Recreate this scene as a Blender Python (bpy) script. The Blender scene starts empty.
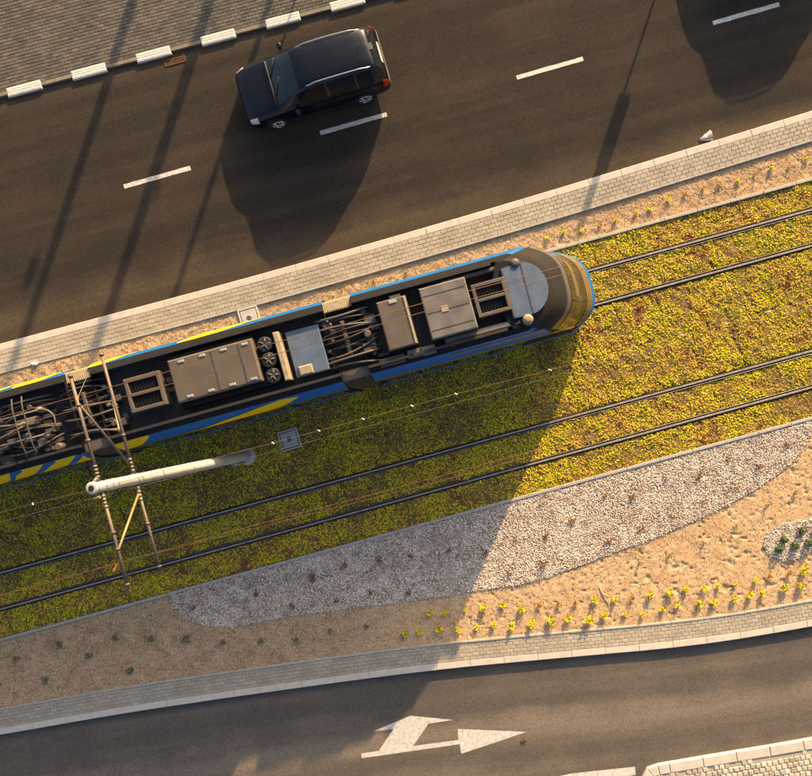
import bpy, math, random
import numpy as np
from mathutils import Vector, Matrix

random.seed(7)
RNG = np.random.default_rng(11)
SC = bpy.context.scene
COL = SC.collection

# ---------------------------------------------------------------- camera, sky, sun, exposure
H = 22.0                 # camera height above the roads
PXM = 33.8               # photo pixels per metre on the ground
NX, NY = 470.0, 410.0    # the point straight below the camera, in the photo
cam_d = bpy.data.cameras.new('camera')
cam = bpy.data.objects.new('camera', cam_d)
COL.objects.link(cam)
cam.location = (0, 0, H)
cam.rotation_euler = (0, 0, 0)
cam_d.sensor_width = 36.0
cam_d.lens = H * PXM / 812.0 * 36.0
cam_d.shift_x = (406.0 - NX) / 812.0
cam_d.shift_y = (NY - 388.0) / 812.0
cam_d.clip_end = 2000
SC.camera = cam

SUN_EL = math.radians(16.4)
SUN_AZ = math.atan2(0.311, 0.95)      # from +Y towards +X
world = bpy.data.worlds.new('World')
SC.world = world
world.use_nodes = True
wn = world.node_tree
bg = wn.nodes['Background']
sky = wn.nodes.new('ShaderNodeTexSky')
sky.sky_type = 'NISHITA'
sky.sun_disc = False
sky.sun_elevation = SUN_EL
sky.sun_rotation = SUN_AZ
wn.links.new(sky.outputs[0], bg.inputs[0])
sky.dust_density = 5.0
sky.ozone_density = 0.4
sky.air_density = 0.8
bg.inputs[1].default_value = 0.106
sun_d = bpy.data.lights.new('sun', 'SUN')
sun_d.energy = 4.8
sun_d.angle = math.radians(0.55)
sun_d.color = (1.0, 0.68, 0.34)
sun = bpy.data.objects.new('sun', sun_d)
COL.objects.link(sun)
sv = Vector((math.sin(SUN_AZ) * math.cos(SUN_EL), math.cos(SUN_AZ) * math.cos(SUN_EL), math.sin(SUN_EL)))
sun.location = sv * 60
sun.rotation_euler = sv.to_track_quat('Z', 'Y').to_euler()
vs = SC.view_settings
vs.view_transform = 'Standard'
vs.look = 'None'
vs.gamma = 1
vs.use_curve_mapping = False
vs.exposure = 1.26

# ---------------------------------------------------------------- coordinates
def W(px, py, z=0.0):
    k = (H - z) / H / PXM
    return ((px - NX) * k, (NY - py) * k, z)

SL = 0.2735
TH = math.atan(SL)
CT, ST = math.cos(TH), math.sin(TH)
def TF(u, v, z=0.0):                 # track frame -> world
    return (u * CT - v * ST, u * ST + v * CT, z)
def UV(px, py, z=0.0):               # photo point at height z -> track frame
    x, y, _ = W(px, py, z)
    return (x * CT + y * ST, -x * ST + y * CT)
V1A, V1B = 3.031, 2.010              # rails of the far track
V2A, V2B = -0.978, -2.013            # rails of the near track
VN, VS = 3.86, -2.84                 # edgings of the green track
VT = 0.5 * (V1A + V1B)

# ---------------------------------------------------------------- noise on arrays
def _hash(ix, iy, seed):
    n = (ix.astype(np.int64) * 374761393 + iy.astype(np.int64) * 668265263 + seed * 974711) & 0x7fffffff
    n = ((n ^ (n >> 13)) * 1274126177) & 0x7fffffff
    n = n ^ (n >> 16)
    return (n & 0xffff) / 65535.0
def vnoise(x, y, seed=0):
    x = np.asarray(x, float); y = np.asarray(y, float)
    ix = np.floor(x); iy = np.floor(y)
    fx = x - ix; fy = y - iy
    fx = fx * fx * (3 - 2 * fx); fy = fy * fy * (3 - 2 * fy)
    ix = ix.astype(np.int64); iy = iy.astype(np.int64)
    a = _hash(ix, iy, seed); b = _hash(ix + 1, iy, seed)
    c = _hash(ix, iy + 1, seed); d = _hash(ix + 1, iy + 1, seed)
    return (a * (1 - fx) + b * fx) * (1 - fy) + (c * (1 - fx) + d * fx) * fy
def fbm(x, y, seed=0, octaves=3):
    t = 0; a = 0.5; s = 0
    for i in range(octaves):
        t = t + a * vnoise(x * 2 ** i, y * 2 ** i, seed + i); s += a; a *= 0.5
    return t / s
def inside(px, py, poly):
    px = np.asarray(px, float); py = np.asarray(py, float)
    r = np.zeros(px.shape, bool)
    n = len(poly)
    for i in range(n):
        x0, y0 = poly[i][:2]; x1, y1 = poly[(i + 1) % n][:2]
        if y0 == y1: continue
        c = ((y0 > py) != (y1 > py)) & (px < (x1 - x0) * (py - y0) / (y1 - y0) + x0)
        r ^= c
    return r

# ---------------------------------------------------------------- materials
def mat(name, col, rough=0.6, metal=0.0, var=None, scale=8.0, amount=0.5, isl=0.0, bump=0.0, bscale=60.0, spec=0.5, coat=0.0, detail=6.0):
    """Principled material; var = second colour mixed by noise, isl = brightness spread per separate piece."""
    m = bpy.data.materials.new(name); m.use_nodes = True
    nt = m.node_tree; p = nt.nodes['Principled BSDF']
    p.inputs['Roughness'].default_value = rough
    p.inputs['Metallic'].default_value = metal
    p.inputs['Specular IOR Level'].default_value = spec
    p.inputs['Coat Weight'].default_value = coat
    tc = nt.nodes.new('ShaderNodeTexCoord')
    out = None
    rgb = nt.nodes.new('ShaderNodeRGB'); rgb.outputs[0].default_value = (*col, 1); out = rgb.outputs[0]
    if var is not None:
        nz = nt.nodes.new('ShaderNodeTexNoise'); nz.inputs['Scale'].default_value = scale; nz.inputs['Detail'].default_value = detail
        nt.links.new(tc.outputs['Object'], nz.inputs['Vector'])
        rp = nt.nodes.new('ShaderNodeMapRange'); rp.inputs[1].default_value = 0.5 - 0.25 * (1.2 - amount); rp.inputs[2].default_value = 0.5 + 0.25 * (1.2 - amount)
        nt.links.new(nz.outputs['Fac'], rp.inputs[0])
        mx = nt.nodes.new('ShaderNodeMix'); mx.data_type = 'RGBA'
        nt.links.new(rp.outputs[0], mx.inputs[0]); nt.links.new(out, mx.inputs[6]); mx.inputs[7].default_value = (*var, 1)
        out = mx.outputs[2]
    if isl > 0:
        g = nt.nodes.new('ShaderNodeNewGeometry')
        mr = nt.nodes.new('ShaderNodeMapRange'); mr.inputs[3].default_value = 1 - isl; mr.inputs[4].default_value = 1 + isl
        nt.links.new(g.outputs['Random Per Island'], mr.inputs[0])
        hs = nt.nodes.new('ShaderNodeHueSaturation')
        nt.links.new(mr.outputs[0], hs.inputs['Value']); nt.links.new(out, hs.inputs['Color'])
        out = hs.outputs[0]
    nt.links.new(out, p.inputs['Base Color'])
    if bump > 0:
        nb = nt.nodes.new('ShaderNodeTexNoise'); nb.inputs['Scale'].default_value = bscale; nb.inputs['Detail'].default_value = 4
        nt.links.new(tc.outputs['Object'], nb.inputs['Vector'])
        b = nt.nodes.new('ShaderNodeBump'); b.inputs['Strength'].default_value = bump; b.inputs['Distance'].default_value = 0.01
        nt.links.new(nb.outputs['Fac'], b.inputs['Height']); nt.links.new(b.outputs[0], p.inputs['Normal'])
    return m

def asphalt(name, dark, dust, bands, dustw):
    """bands: (centre, half width, strength) of dusty strips across the road, metres in the road's own UV."""
    m = bpy.data.materials.new(name); m.use_nodes = True
    nt = m.node_tree; N = nt.nodes; L = nt.links; p = N['Principled BSDF']
    p.inputs['Roughness'].default_value = 0.9; p.inputs['Specular IOR Level'].default_value = 0.1
    uv = N.new('ShaderNodeUVMap'); uv.uv_map = 'UVMap'
    tc = N.new('ShaderNodeTexCoord')
    sep = N.new('ShaderNodeSeparateXYZ'); L.new(uv.outputs[0], sep.inputs[0])
    mp = N.new('ShaderNodeMapping'); mp.inputs['Scale'].default_value = (0.14, 2.0, 1); L.new(uv.outputs[0], mp.inputs[0])
    streak = N.new('ShaderNodeTexNoise'); streak.inputs['Scale'].default_value = 1.0; streak.inputs['Detail'].default_value = 5; L.new(mp.outputs[0], streak.inputs['Vector'])
    patch = N.new('ShaderNodeTexNoise'); patch.inputs['Scale'].default_value = 0.5; patch.inputs['Detail'].default_value = 8; patch.inputs['Roughness'].default_value = 0.65; L.new(tc.outputs['Object'], patch.inputs['Vector'])
    fine = N.new('ShaderNodeTexNoise'); fine.inputs['Scale'].default_value = 42; fine.inputs['Detail'].default_value = 5; fine.inputs['Roughness'].default_value = 0.75; L.new(tc.outputs['Object'], fine.inputs['Vector'])
    def math_(op, a, b=None, c=None):
        n = N.new('ShaderNodeMath'); n.operation = op
        for i, x in enumerate((a, b, c)):
            if x is None: continue
            if isinstance(x, (int, float)): n.inputs[i].default_value = x
            else: L.new(x, n.inputs[i])
        return n.outputs[0]
    tot = math_('MULTIPLY', math_('SUBTRACT', streak.outputs['Fac'], 0.42), 0.9)
    tot = math_('ADD', tot, math_('MULTIPLY', math_('SUBTRACT', patch.outputs['Fac'], 0.5), 0.7))
    wob = math_('MULTIPLY', math_('SUBTRACT', patch.outputs['Fac'], 0.5), 0.9)
    vv = math_('ADD', sep.outputs['Y'], wob)
    for c, hw, s in bands:
        d = math_('ABSOLUTE', math_('SUBTRACT', vv, c))
        mr = N.new('ShaderNodeMapRange'); mr.interpolation_type = 'SMOOTHSTEP'
        mr.inputs[1].default_value = hw; mr.inputs[2].default_value = 0.0; mr.inputs[3].default_value = 0; mr.inputs[4].default_value = s
        L.new(d, mr.inputs[0]); tot = math_('ADD', tot, mr.outputs[0])
    tot = math_('ADD', tot, math_('MULTIPLY', math_('SUBTRACT', fine.outputs['Fac'], 0.5), dustw))
    cl = N.new('ShaderNodeClamp'); L.new(tot, cl.inputs[0])
    mx = N.new('ShaderNodeMix'); mx.data_type = 'RGBA'; L.new(cl.outputs[0], mx.inputs[0])
    mx.inputs[6].default_value = (*dark, 1); mx.inputs[7].default_value = (*dust, 1)
    # stone chips
    vo = N.new('ShaderNodeTexVoronoi'); vo.inputs['Scale'].default_value = 55; L.new(tc.outputs['Object'], vo.inputs['Vector'])
    sepc = N.new('ShaderNodeSeparateColor'); L.new(vo.outputs['Color'], sepc.inputs[0])
    mr = N.new('ShaderNodeMapRange'); mr.inputs[3].default_value = 0.72; mr.inputs[4].default_value = 1.3; L.new(sepc.outputs[0], mr.inputs[0])
    hs = N.new('ShaderNodeHueSaturation'); L.new(mx.outputs[2], hs.inputs['Color']); L.new(mr.outputs[0], hs.inputs['Value'])
    spot = N.new('ShaderNodeTexNoise'); spot.inputs['Scale'].default_value = 3.2; spot.inputs['Detail'].default_value = 6; spot.inputs['Roughness'].default_value = 0.6; L.new(tc.outputs['Object'], spot.inputs['Vector'])
    ms = N.new('ShaderNodeMapRange'); ms.inputs[1].default_value = 0.64; ms.inputs[2].default_value = 0.74; ms.inputs[3].default_value = 1.0; ms.inputs[4].default_value = 0.72; L.new(spot.outputs['Fac'], ms.inputs[0])
    h2 = N.new('ShaderNodeHueSaturation'); L.new(hs.outputs[0], h2.inputs['Color']); L.new(ms.outputs[0], h2.inputs['Value'])
    L.new(h2.outputs[0], p.inputs['Base Color'])
    b = N.new('ShaderNodeBump'); b.inputs['Strength'].default_value = 0.25; b.inputs['Distance'].default_value = 0.004
    L.new(vo.outputs['Distance'], b.inputs['Height']); L.new(b.outputs[0], p.inputs['Normal'])
    return m

def patchwork(name, cols, scale=1.2, isl=0.35, rough=0.75, fine=0.0, jitter=0.5, bump=0.0):
    """Vegetation or stone: a colour ramp driven by place noise plus a random value for each separate piece."""
    m = bpy.data.materials.new(name); m.use_nodes = True
    nt = m.node_tree; N = nt.nodes; L = nt.links; p = N['Principled BSDF']
    p.inputs['Roughness'].default_value = rough; p.inputs['Specular IOR Level'].default_value = 0.25
    tc = N.new('ShaderNodeTexCoord'); g = N.new('ShaderNodeNewGeometry')
    a = N.new('ShaderNodeTexNoise'); a.inputs['Scale'].default_value = scale; a.inputs['Detail'].default_value = 7; a.inputs['Roughness'].default_value = 0.62
    L.new(tc.outputs['Object'], a.inputs['Vector'])
    def math_(op, x, y):
        n = N.new('ShaderNodeMath'); n.operation = op
        for i, q in enumerate((x, y)):
            if isinstance(q, (int, float)): n.inputs[i].default_value = q
            else: L.new(q, n.inputs[i])
        return n.outputs[0]
    base = math_('MULTIPLY', math_('SUBTRACT', a.outputs['Fac'], 0.5), 2.4)
    if fine > 0:
        a2 = N.new('ShaderNodeTexNoise'); a2.inputs['Scale'].default_value = fine; a2.inputs['Detail'].default_value = 3
        L.new(tc.outputs['Object'], a2.inputs['Vector'])
        base = math_('ADD', math_('MULTIPLY', base, 0.75), math_('MULTIPLY', math_('SUBTRACT', a2.outputs['Fac'], 0.5), 1.5))
    f = math_('ADD', base, math_('MULTIPLY', math_('SUBTRACT', g.outputs['Random Per Island'], 0.5), jitter))
    f = math_('ADD', f, 0.5)
    r = N.new('ShaderNodeValToRGB'); L.new(f, r.inputs[0])
    el = r.color_ramp.elements
    while len(el) > 1: el.remove(el[-1])
    el[0].position = cols[0][0]; el[0].color = (*cols[0][1], 1)
    for pos, c in cols[1:]:
        e = el.new(pos); e.color = (*c, 1)
    # a second, independent value for each piece: brightness
    w = N.new('ShaderNodeTexWhiteNoise'); w.noise_dimensions = '1D'; L.new(g.outputs['Random Per Island'], w.inputs['W'])
    mr = N.new('ShaderNodeMapRange'); mr.inputs[3].default_value = 1 - isl; mr.inputs[4].default_value = 1 + isl; L.new(w.outputs['Value'], mr.inputs[0])
    hs = N.new('ShaderNodeHueSaturation'); L.new(r.outputs[0], hs.inputs['Color']); L.new(mr.outputs[0], hs.inputs['Value'])
    L.new(hs.outputs[0], p.inputs['Base Color'])
    if bump > 0:
        nb = N.new('ShaderNodeTexNoise'); nb.inputs['Scale'].default_value = 38; nb.inputs['Detail'].default_value = 5; nb.inputs['Roughness'].default_value = 0.7
        L.new(tc.outputs['Object'], nb.inputs['Vector'])
        b = N.new('ShaderNodeBump'); b.inputs['Strength'].default_value = bump; b.inputs['Distance'].default_value = 0.02
        L.new(nb.outputs['Fac'], b.inputs['Height']); L.new(b.outputs[0], p.inputs['Normal'])
    return m

M = {}
M['north_asphalt'] = asphalt('north_asphalt', (0.032, 0.0275, 0.024), (0.095, 0.072, 0.050), [(0.1, 0.9, 0.5), (6.9, 0.8, 0.5), (3.45, 0.7, 0.12)], 0.35)
M['south_asphalt'] = asphalt('south_asphalt', (0.098, 0.086, 0.076), (0.235, 0.195, 0.152), [(2.0, 0.75, 0.55), (3.3, 0.5, 0.2)], 0.5)
M['paint'] = mat('road_paint', (0.72, 0.69, 0.64), 0.6, var=(0.40, 0.37, 0.33), scale=11, amount=0.25, bump=0.2, bscale=90)
M['kerb'] = mat('kerb_concrete', (0.56, 0.52, 0.46), 0.85, var=(0.48, 0.44, 0.385), scale=5, isl=0.12, bump=0.25, bscale=120)
M['paver'] = mat('paver_concrete', (0.40, 0.355, 0.285), 0.85, var=(0.33, 0.29, 0.225), scale=2.0, isl=0.10, bump=0.3, bscale=110)
M['joint'] = mat('joint_sand', (0.25, 0.215, 0.165), 0.95, var=(0.19, 0.165, 0.13), scale=8)
M['dark_paver'] = mat('dark_paver', (0.078, 0.073, 0.066), 0.85, var=(0.125, 0.110, 0.092), scale=1.1, isl=0.3, bump=0.3, bscale=110, amount=0.2)
M['dark_joint'] = mat('dark_joint', (0.04, 0.035, 0.03), 0.95)
M['cobble'] = mat('cobble_stone', (0.56, 0.50, 0.42), 0.8, var=(0.40, 0.33, 0.25), scale=4, isl=0.3, bump=0.4, bscale=60)
M['edging'] = mat('edging_concrete', (0.42, 0.40, 0.37), 0.85, var=(0.33, 0.31, 0.28), scale=7, isl=0.06)
M['white_block'] = mat('white_kerb_plastic', (0.74, 0.71, 0.66), 0.6, var=(0.58, 0.54, 0.48), scale=12)
M['grey_kerb'] = mat('grey_kerb', (0.23, 0.195, 0.145), 0.85, var=(0.16, 0.14, 0.11), scale=7, isl=0.1)
M['sand'] = patchwork('sand', [(0.2, (0.46, 0.30, 0.16)), (0.5, (0.56, 0.375, 0.205)), (0.8, (0.61, 0.425, 0.25))], scale=2.5, isl=0.0, rough=0.95, fine=30.0, bump=0.55)
M['grit'] = patchwork('grit', [(0.0, (0.19, 0.125, 0.07)), (0.4, (0.43, 0.295, 0.17)), (0.7, (0.54, 0.385, 0.235)), (1.0, (0.64, 0.50, 0.35))], scale=3, isl=0.25, rough=0.9, jitter=1.6)
M['gravel'] = patchwork('gravel', [(0.0, (0.30, 0.22, 0.165)), (0.3, (0.55, 0.455, 0.375)), (0.6, (0.69, 0.59, 0.50)), (1.0, (0.78, 0.70, 0.61))], scale=3, isl=0.25, rough=0.75, jitter=1.5)
M['gravel_base'] = mat('gravel_base', (0.46, 0.395, 0.34), 0.95, var=(0.28, 0.235, 0.195), scale=45)
SED = [(0.0, (0.16, 0.05, 0.018)), (0.10, (0.27, 0.125, 0.022)), (0.22, (0.56, 0.345, 0.05)), (0.38, (0.64, 0.44, 0.03)), (0.49, (0.37, 0.31, 0.02)), (0.60, (0.74, 0.57, 0.008)), (0.70, (0.31, 0.305, 0.014)), (0.82, (0.78, 0.62, 0.006)), (1.0, (0.16, 0.215, 0.016))]
M['sedum'] = patchwork('sedum', SED, scale=1.1, isl=0.32, rough=0.8, fine=3.6, jitter=0.42)
M['sedum_soil'] = mat('sedum_soil', (0.07, 0.042, 0.015), 0.95, var=(0.22, 0.14, 0.04), scale=18, bump=0.4, bscale=70)
M['soil'] = mat('bed_soil', (0.22, 0.16, 0.10), 0.95, var=(0.16, 0.115, 0.07), scale=5)
M['field'] = mat('field', (0.09, 0.095, 0.045), 0.95, var=(0.15, 0.12, 0.07), scale=0.4)
M['steel'] = mat('rail_steel', (0.40, 0.37, 0.34), 0.5, 0.45, var=(0.28, 0.235, 0.20), scale=6)
M['rubber'] = mat('rubber', (0.026, 0.024, 0.022), 0.85, spec=0.2)
M['groove'] = mat('groove_dark', (0.035, 0.028, 0.022), 0.9)  # dark brown for the floor of the rail groove
M['rust'] = mat('rusty_iron', (0.20, 0.095, 0.03), 0.8, 0.3, var=(0.11, 0.05, 0.02), scale=30)
M['black'] = mat('black_void', (0.01, 0.009, 0.008), 0.95)
M['galv'] = mat('galvanised', (0.56, 0.55, 0.53), 0.42, 0.55, var=(0.44, 0.43, 0.42), scale=5)
M['polepaint'] = mat('pole_paint', (0.56, 0.54, 0.50), 0.5, 0.15, var=(0.46, 0.44, 0.40), scale=4)
M['tube'] = mat('bracket_tube', (0.15, 0.12, 0.095), 0.6, 0.3, var=(0.11, 0.085, 0.065), scale=9)
M['ytube'] = mat('yellow_rod', (0.30, 0.22, 0.09), 0.5, 0.1)
M['insul'] = mat('insulator', (0.17, 0.14, 0.11), 0.45)
M['brass'] = mat('brown_insulator', (0.35, 0.14, 0.05), 0.3)
M['wire'] = mat('copper_wire', (0.20, 0.10, 0.055), 0.55, 0.5)
M['cable'] = mat('dark_cable', (0.07, 0.055, 0.045), 0.6)
M['white'] = mat('white_clip', (0.8, 0.79, 0.76), 0.5)
M['concrete'] = mat('box_concrete', (0.50, 0.47, 0.43), 0.85, var=(0.40, 0.375, 0.34), scale=8, bump=0.2)
M['blue'] = mat('tram_blue', (0.003, 0.115, 0.37), 0.45, 0.0, var=(0.003, 0.10, 0.32), scale=3, coat=0.1, spec=0.3)
M['navy'] = mat('tram_navy', (0.012, 0.035, 0.20), 0.4, coat=0.4)
M['yellow'] = mat('tram_yellow', (0.85, 0.53, 0.006), 0.45, coat=0.1, spec=0.3)
M['tramdark'] = mat('tram_dark_grey', (0.011, 0.011, 0.013), 0.8, var=(0.008, 0.008, 0.009), scale=5, spec=0.2)
M['roofblack'] = mat('roof_black', (0.012, 0.012, 0.014), 0.7, var=(0.026, 0.024, 0.022), scale=4)
M['tramgrey'] = mat('tram_grey', (0.085, 0.08, 0.075), 0.6, 0.0, var=(0.06, 0.055, 0.05), scale=3.5)
M['fascia'] = mat('fascia_grey', (0.022, 0.020, 0.019), 0.8, var=(0.016, 0.015, 0.014), scale=3, spec=0.2)
M['lightgrey'] = mat('tram_light_grey', (0.165, 0.15, 0.14), 0.55, var=(0.105, 0.096, 0.088), scale=3.5)
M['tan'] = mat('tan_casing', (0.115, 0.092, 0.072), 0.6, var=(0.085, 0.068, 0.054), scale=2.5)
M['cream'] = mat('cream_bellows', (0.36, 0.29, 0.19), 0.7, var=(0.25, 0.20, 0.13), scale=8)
M['paleblue'] = mat('pale_blue_panel', (0.07, 0.105, 0.165), 0.5, var=(0.105, 0.145, 0.205), scale=3)
M['glass'] = mat('dark_glass', (0.018, 0.020, 0.022), 0.06, 0.0, spec=0.6)
M['cabglass'] = mat('cab_glass', (0.045, 0.035, 0.018), 0.12, 0.0, spec=0.5)
M['amber'] = mat('amber_display', (0.13, 0.09, 0.03), 0.5)
M['hose'] = mat('hose', (0.06, 0.05, 0.042), 0.6)
M['brownframe'] = mat('brown_frame', (0.11, 0.085, 0.065), 0.6, 0.2)
M['carpaint'] = mat('car_paint', (0.004, 0.006, 0.012), 0.3, 0.0, coat=0.15, spec=0.35)
M['carglass'] = mat('car_glass', (0.010, 0.014, 0.016), 0.05, 0.0, spec=0.7)
M['tinted'] = mat('tinted_glass', (0.004, 0.004, 0.005), 0.25, 0.0, spec=0.15)
M['trim'] = mat('black_trim', (0.012, 0.012, 0.013), 0.6)
M['chrome'] = mat('alloy', (0.62, 0.61, 0.60), 0.28, 0.9)
M['redlamp'] = mat('red_lamp', (0.55, 0.02, 0.012), 0.25)
M['headlamp'] = mat('headlamp', (0.62, 0.60, 0.55), 0.15)
M['tyre'] = mat('tyre', (0.015, 0.015, 0.015), 0.85)
M['greyplastic'] = mat('grey_bumper', (0.10, 0.09, 0.08), 0.6)
M['plate'] = mat('number_plate', (0.62, 0.60, 0.55), 0.5)
M['yleaf'] = mat('yellow_leaf', (0.76, 0.64, 0.006), 0.6, isl=0.2)
M['oleaf'] = mat('orange_leaf', (0.55, 0.27, 0.03), 0.6, isl=0.3)
M['gleaf'] = mat('green_leaf', (0.055, 0.105, 0.022), 0.65, isl=0.35)
M['bleaf'] = mat('blue_green_leaf', (0.13, 0.155, 0.11), 0.65, isl=0.35)
M['oliveleaf'] = mat('olive_leaf', (0.16, 0.15, 0.035), 0.65, isl=0.35)
M['rleaf'] = mat('rust_leaf', (0.24, 0.075, 0.035), 0.65, isl=0.4)
M['twig'] = mat('twig', (0.12, 0.07, 0.04), 0.85)
M['palewood'] = mat('pale_wood', (0.58, 0.45, 0.31), 0.85)
M['scrap'] = mat('scrap_sheet', (0.50, 0.48, 0.46), 0.5, var=(0.34, 0.32, 0.31), scale=20)
M['postgrey'] = mat('post_grey', (0.30, 0.30, 0.30), 0.5, 0.4)

# ---------------------------------------------------------------- mesh builder
def tag(o, label=None, cat=None, group=None, kind=None):
    if label: o['label'] = label
    if cat: o['category'] = cat
    if group: o['group'] = group
    if kind: o['kind'] = kind
    return o

def fast_mesh(name, verts, faces):
    """verts (n,3) array; faces (m,k) array of one polygon size."""
    me = bpy.data.meshes.new(name)
    verts = np.ascontiguousarray(verts, np.float32); faces = np.ascontiguousarray(faces, np.int32)
    m, k = faces.shape
    me.vertices.add(len(verts)); me.vertices.foreach_set('co', verts.ravel())
    me.loops.add(m * k); me.loops.foreach_set('vertex_index', faces.ravel())
    me.polygons.add(m); me.polygons.foreach_set('loop_start', np.arange(0, m * k, k, dtype=np.int32))
    me.polygons.foreach_set('loop_total', np.full(m, k, np.int32))
    me.update(calc_edges=True); me.validate()
    return me

class MB:
    def __init__(s): s.v = []; s.f = []; s.sm = []
    def add(s, vs_, fs, smooth=False):
        o = len(s.v); s.v.extend([tuple(map(float, q)) for q in vs_])
        s.f.extend([tuple(i + o for i in f) for f in fs]); s.sm.extend([smooth] * len(fs)); return s
    def box(s, x0, x1, y0, y1, z0, z1, bev=0.0, tf=None):
        b = bev
        vs_ = [(x0, y0, z0), (x1, y0, z0), (x1, y1, z0), (x0, y1, z0)]
        if b <= 0:
            vs_ += [(x0, y0, z1), (x1, y0, z1), (x1, y1, z1), (x0, y1, z1)]
            fs = [(0, 1, 5, 4), (1, 2, 6, 5), (2, 3, 7, 6), (3, 0, 4, 7), (4, 5, 6, 7), (3, 2, 1, 0)]
        else:
            vs_ += [(x0, y0, z1 - b), (x1, y0, z1 - b), (x1, y1, z1 - b), (x0, y1, z1 - b),
                    (x0 + b, y0 + b, z1), (x1 - b, y0 + b, z1), (x1 - b, y1 - b, z1), (x0 + b, y1 - b, z1)]
            fs = [(0, 1, 5, 4), (1, 2, 6, 5), (2, 3, 7, 6), (3, 0, 4, 7), (4, 5, 9, 8), (5, 6, 10, 9), (6, 7, 11, 10), (7, 4, 8, 11), (8, 9, 10, 11), (3, 2, 1, 0)]
        if tf: vs_ = [tf(*q) for q in vs_]
        return s.add(vs_, fs)
    def quadprism(s, c4, z0, z1, bev=0.0):
        """c4: four (x,y) counter-clockwise seen from above."""
        cx = sum(p[0] for p in c4) / 4; cy = sum(p[1] for p in c4) / 4
        vs_ = [(x, y, z0) for x, y in c4]
        if bev > 0:
            vs_ += [(x, y, z1 - bev) for x, y in c4]
            for k in range(4):
                x, y = c4[k]; ax, ay = c4[(k + 1) % 4]; bx_, by_ = c4[k - 1]
                la = math.hypot(ax - x, ay - y); lb = math.hypot(bx_ - x, by_ - y)
                vs_.append((x + bev * ((ax - x) / la + (bx_ - x) / lb), y + bev * ((ay - y) / la + (by_ - y) / lb), z1))
            fs = [(i, (i + 1) % 4, 4 + (i + 1) % 4, 4 + i) for i in range(4)] + [(4 + i, 4 + (i + 1) % 4, 8 + (i + 1) % 4, 8 + i) for i in range(4)] + [(8, 9, 10, 11)]
        else:
            vs_ += [(x, y, z1) for x, y in c4]
            fs = [(i, (i + 1) % 4, 4 + (i + 1) % 4, 4 + i) for i in range(4)] + [(4, 5, 6, 7)]
        return s.add(vs_, fs)
    def prism(s, poly, z0, z1):
        n = len(poly)
        return s.add([(x, y, z0) for x, y in poly] + [(x, y, z1) for x, y in poly],
                     [(i, (i + 1) % n, n + (i + 1) % n, n + i) for i in range(n)] + [tuple(range(n, 2 * n)), tuple(range(n - 1, -1, -1))])
    def tube(s, pts, r, n=8, caps=True):
        pts = [Vector(p) for p in pts]
        rs = r if isinstance(r, (list, tuple)) else [r] * len(pts)
        vs_ = []; up = None
        for i, p in enumerate(pts):
            a = pts[max(i - 1, 0)]; b = pts[min(i + 1, len(pts) - 1)]
            d = (b - a).normalized()
            if up is None:
                up = Vector((0, 0, 1)) if abs(d.z) < 0.9 else Vector((1, 0, 0))
            x = up.cross(d).normalized(); up = d.cross(x).normalized()
            for k in range(n):
                t = 2 * math.pi * k / n
                vs_.append(p + x * math.cos(t) * rs[i] + up * math.sin(t) * rs[i])
        fs = []
        for i in range(len(pts) - 1):
            for k in range(n):
                a = i * n + k; b = i * n + (k + 1) % n
                fs.append((a, b, b + n, a + n))
        s.add(vs_, fs, True)
        if caps:
            o = len(s.v) - len(vs_)
            s.f.append(tuple(o + k for k in range(n - 1, -1, -1))); s.sm.append(False)
            e = o + (len(pts) - 1) * n
            s.f.append(tuple(e + k for k in range(n))); s.sm.append(False)
        return s
    def lathe(s, prof, n=16, c=(0, 0, 0), tf=None):
        """prof: (radius, height) from bottom to top about the vertical axis at c."""
        vs_ = [(c[0] + r * math.cos(2 * math.pi * k / n), c[1] + r * math.sin(2 * math.pi * k / n), c[2] + z) for r, z in prof for k in range(n)]
        if tf: vs_ = [tf(*q) for q in vs_]
        fs = [(i * n + k, i * n + (k + 1) % n, (i + 1) * n + (k + 1) % n, (i + 1) * n + k) for i in range(len(prof) - 1) for k in range(n)]
        m = len(prof)
        s.add(vs_, fs, True)
        o = len(s.v) - len(vs_)
        s.f.append(tuple(o + k for k in range(n - 1, -1, -1))); s.sm.append(False)
        s.f.append(tuple(o + (m - 1) * n + k for k in range(n))); s.sm.append(False)
        return s
    def grid(s, rows, smooth=True):
        n = len(rows[0])
        return s.add([p for r in rows for p in r], [(i * n + j, i * n + j + 1, (i + 1) * n + j + 1, (i + 1) * n + j) for i in range(len(rows) - 1) for j in range(n - 1)], smooth)
    def mesh(s, name, org=(0, 0, 0)):
        me = bpy.data.meshes.new(name)
        me.from_pydata([(a - org[0], b - org[1], c - org[2]) for a, b, c in s.v], [], s.f)
        me.polygons.foreach_set('use_smooth', s.sm)
        me.validate(); me.update()
        return me
    def build(s, name, m, parent=None, org=(0, 0, 0)):
        if parent is not None and org == (0, 0, 0) and parent.get('_org'): org = tuple(parent['_org'])
        return link(name, s.mesh(name, org), m, parent, None if parent else org)

def link(name, me, m, parent=None, loc=None):
    if m is not None:
        for q in (m if isinstance(m, (list, tuple)) else [m]): me.materials.append(M[q])
    o = bpy.data.objects.new(name, me); COL.objects.link(o)
    if parent is not None: o.parent = parent
    if loc is not None: o.location = loc
    return o

def root(name, loc, label, cat, group=None, rz=0.0):
    o = bpy.data.objects.new(name, None); COL.objects.link(o)
    o.empty_display_size = 0.2
    o.location = loc; o.rotation_euler = (0, 0, rz)
    return tag(o, label, cat, group)

def part(parent, name, mb, m, world=False):
    """part built in world coordinates under an unrotated root (world=True) or in the root's own coordinates."""
    me = mb.mesh(name, tuple(parent.location) if world else (0, 0, 0))
    return link(name, me, m, parent)

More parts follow.
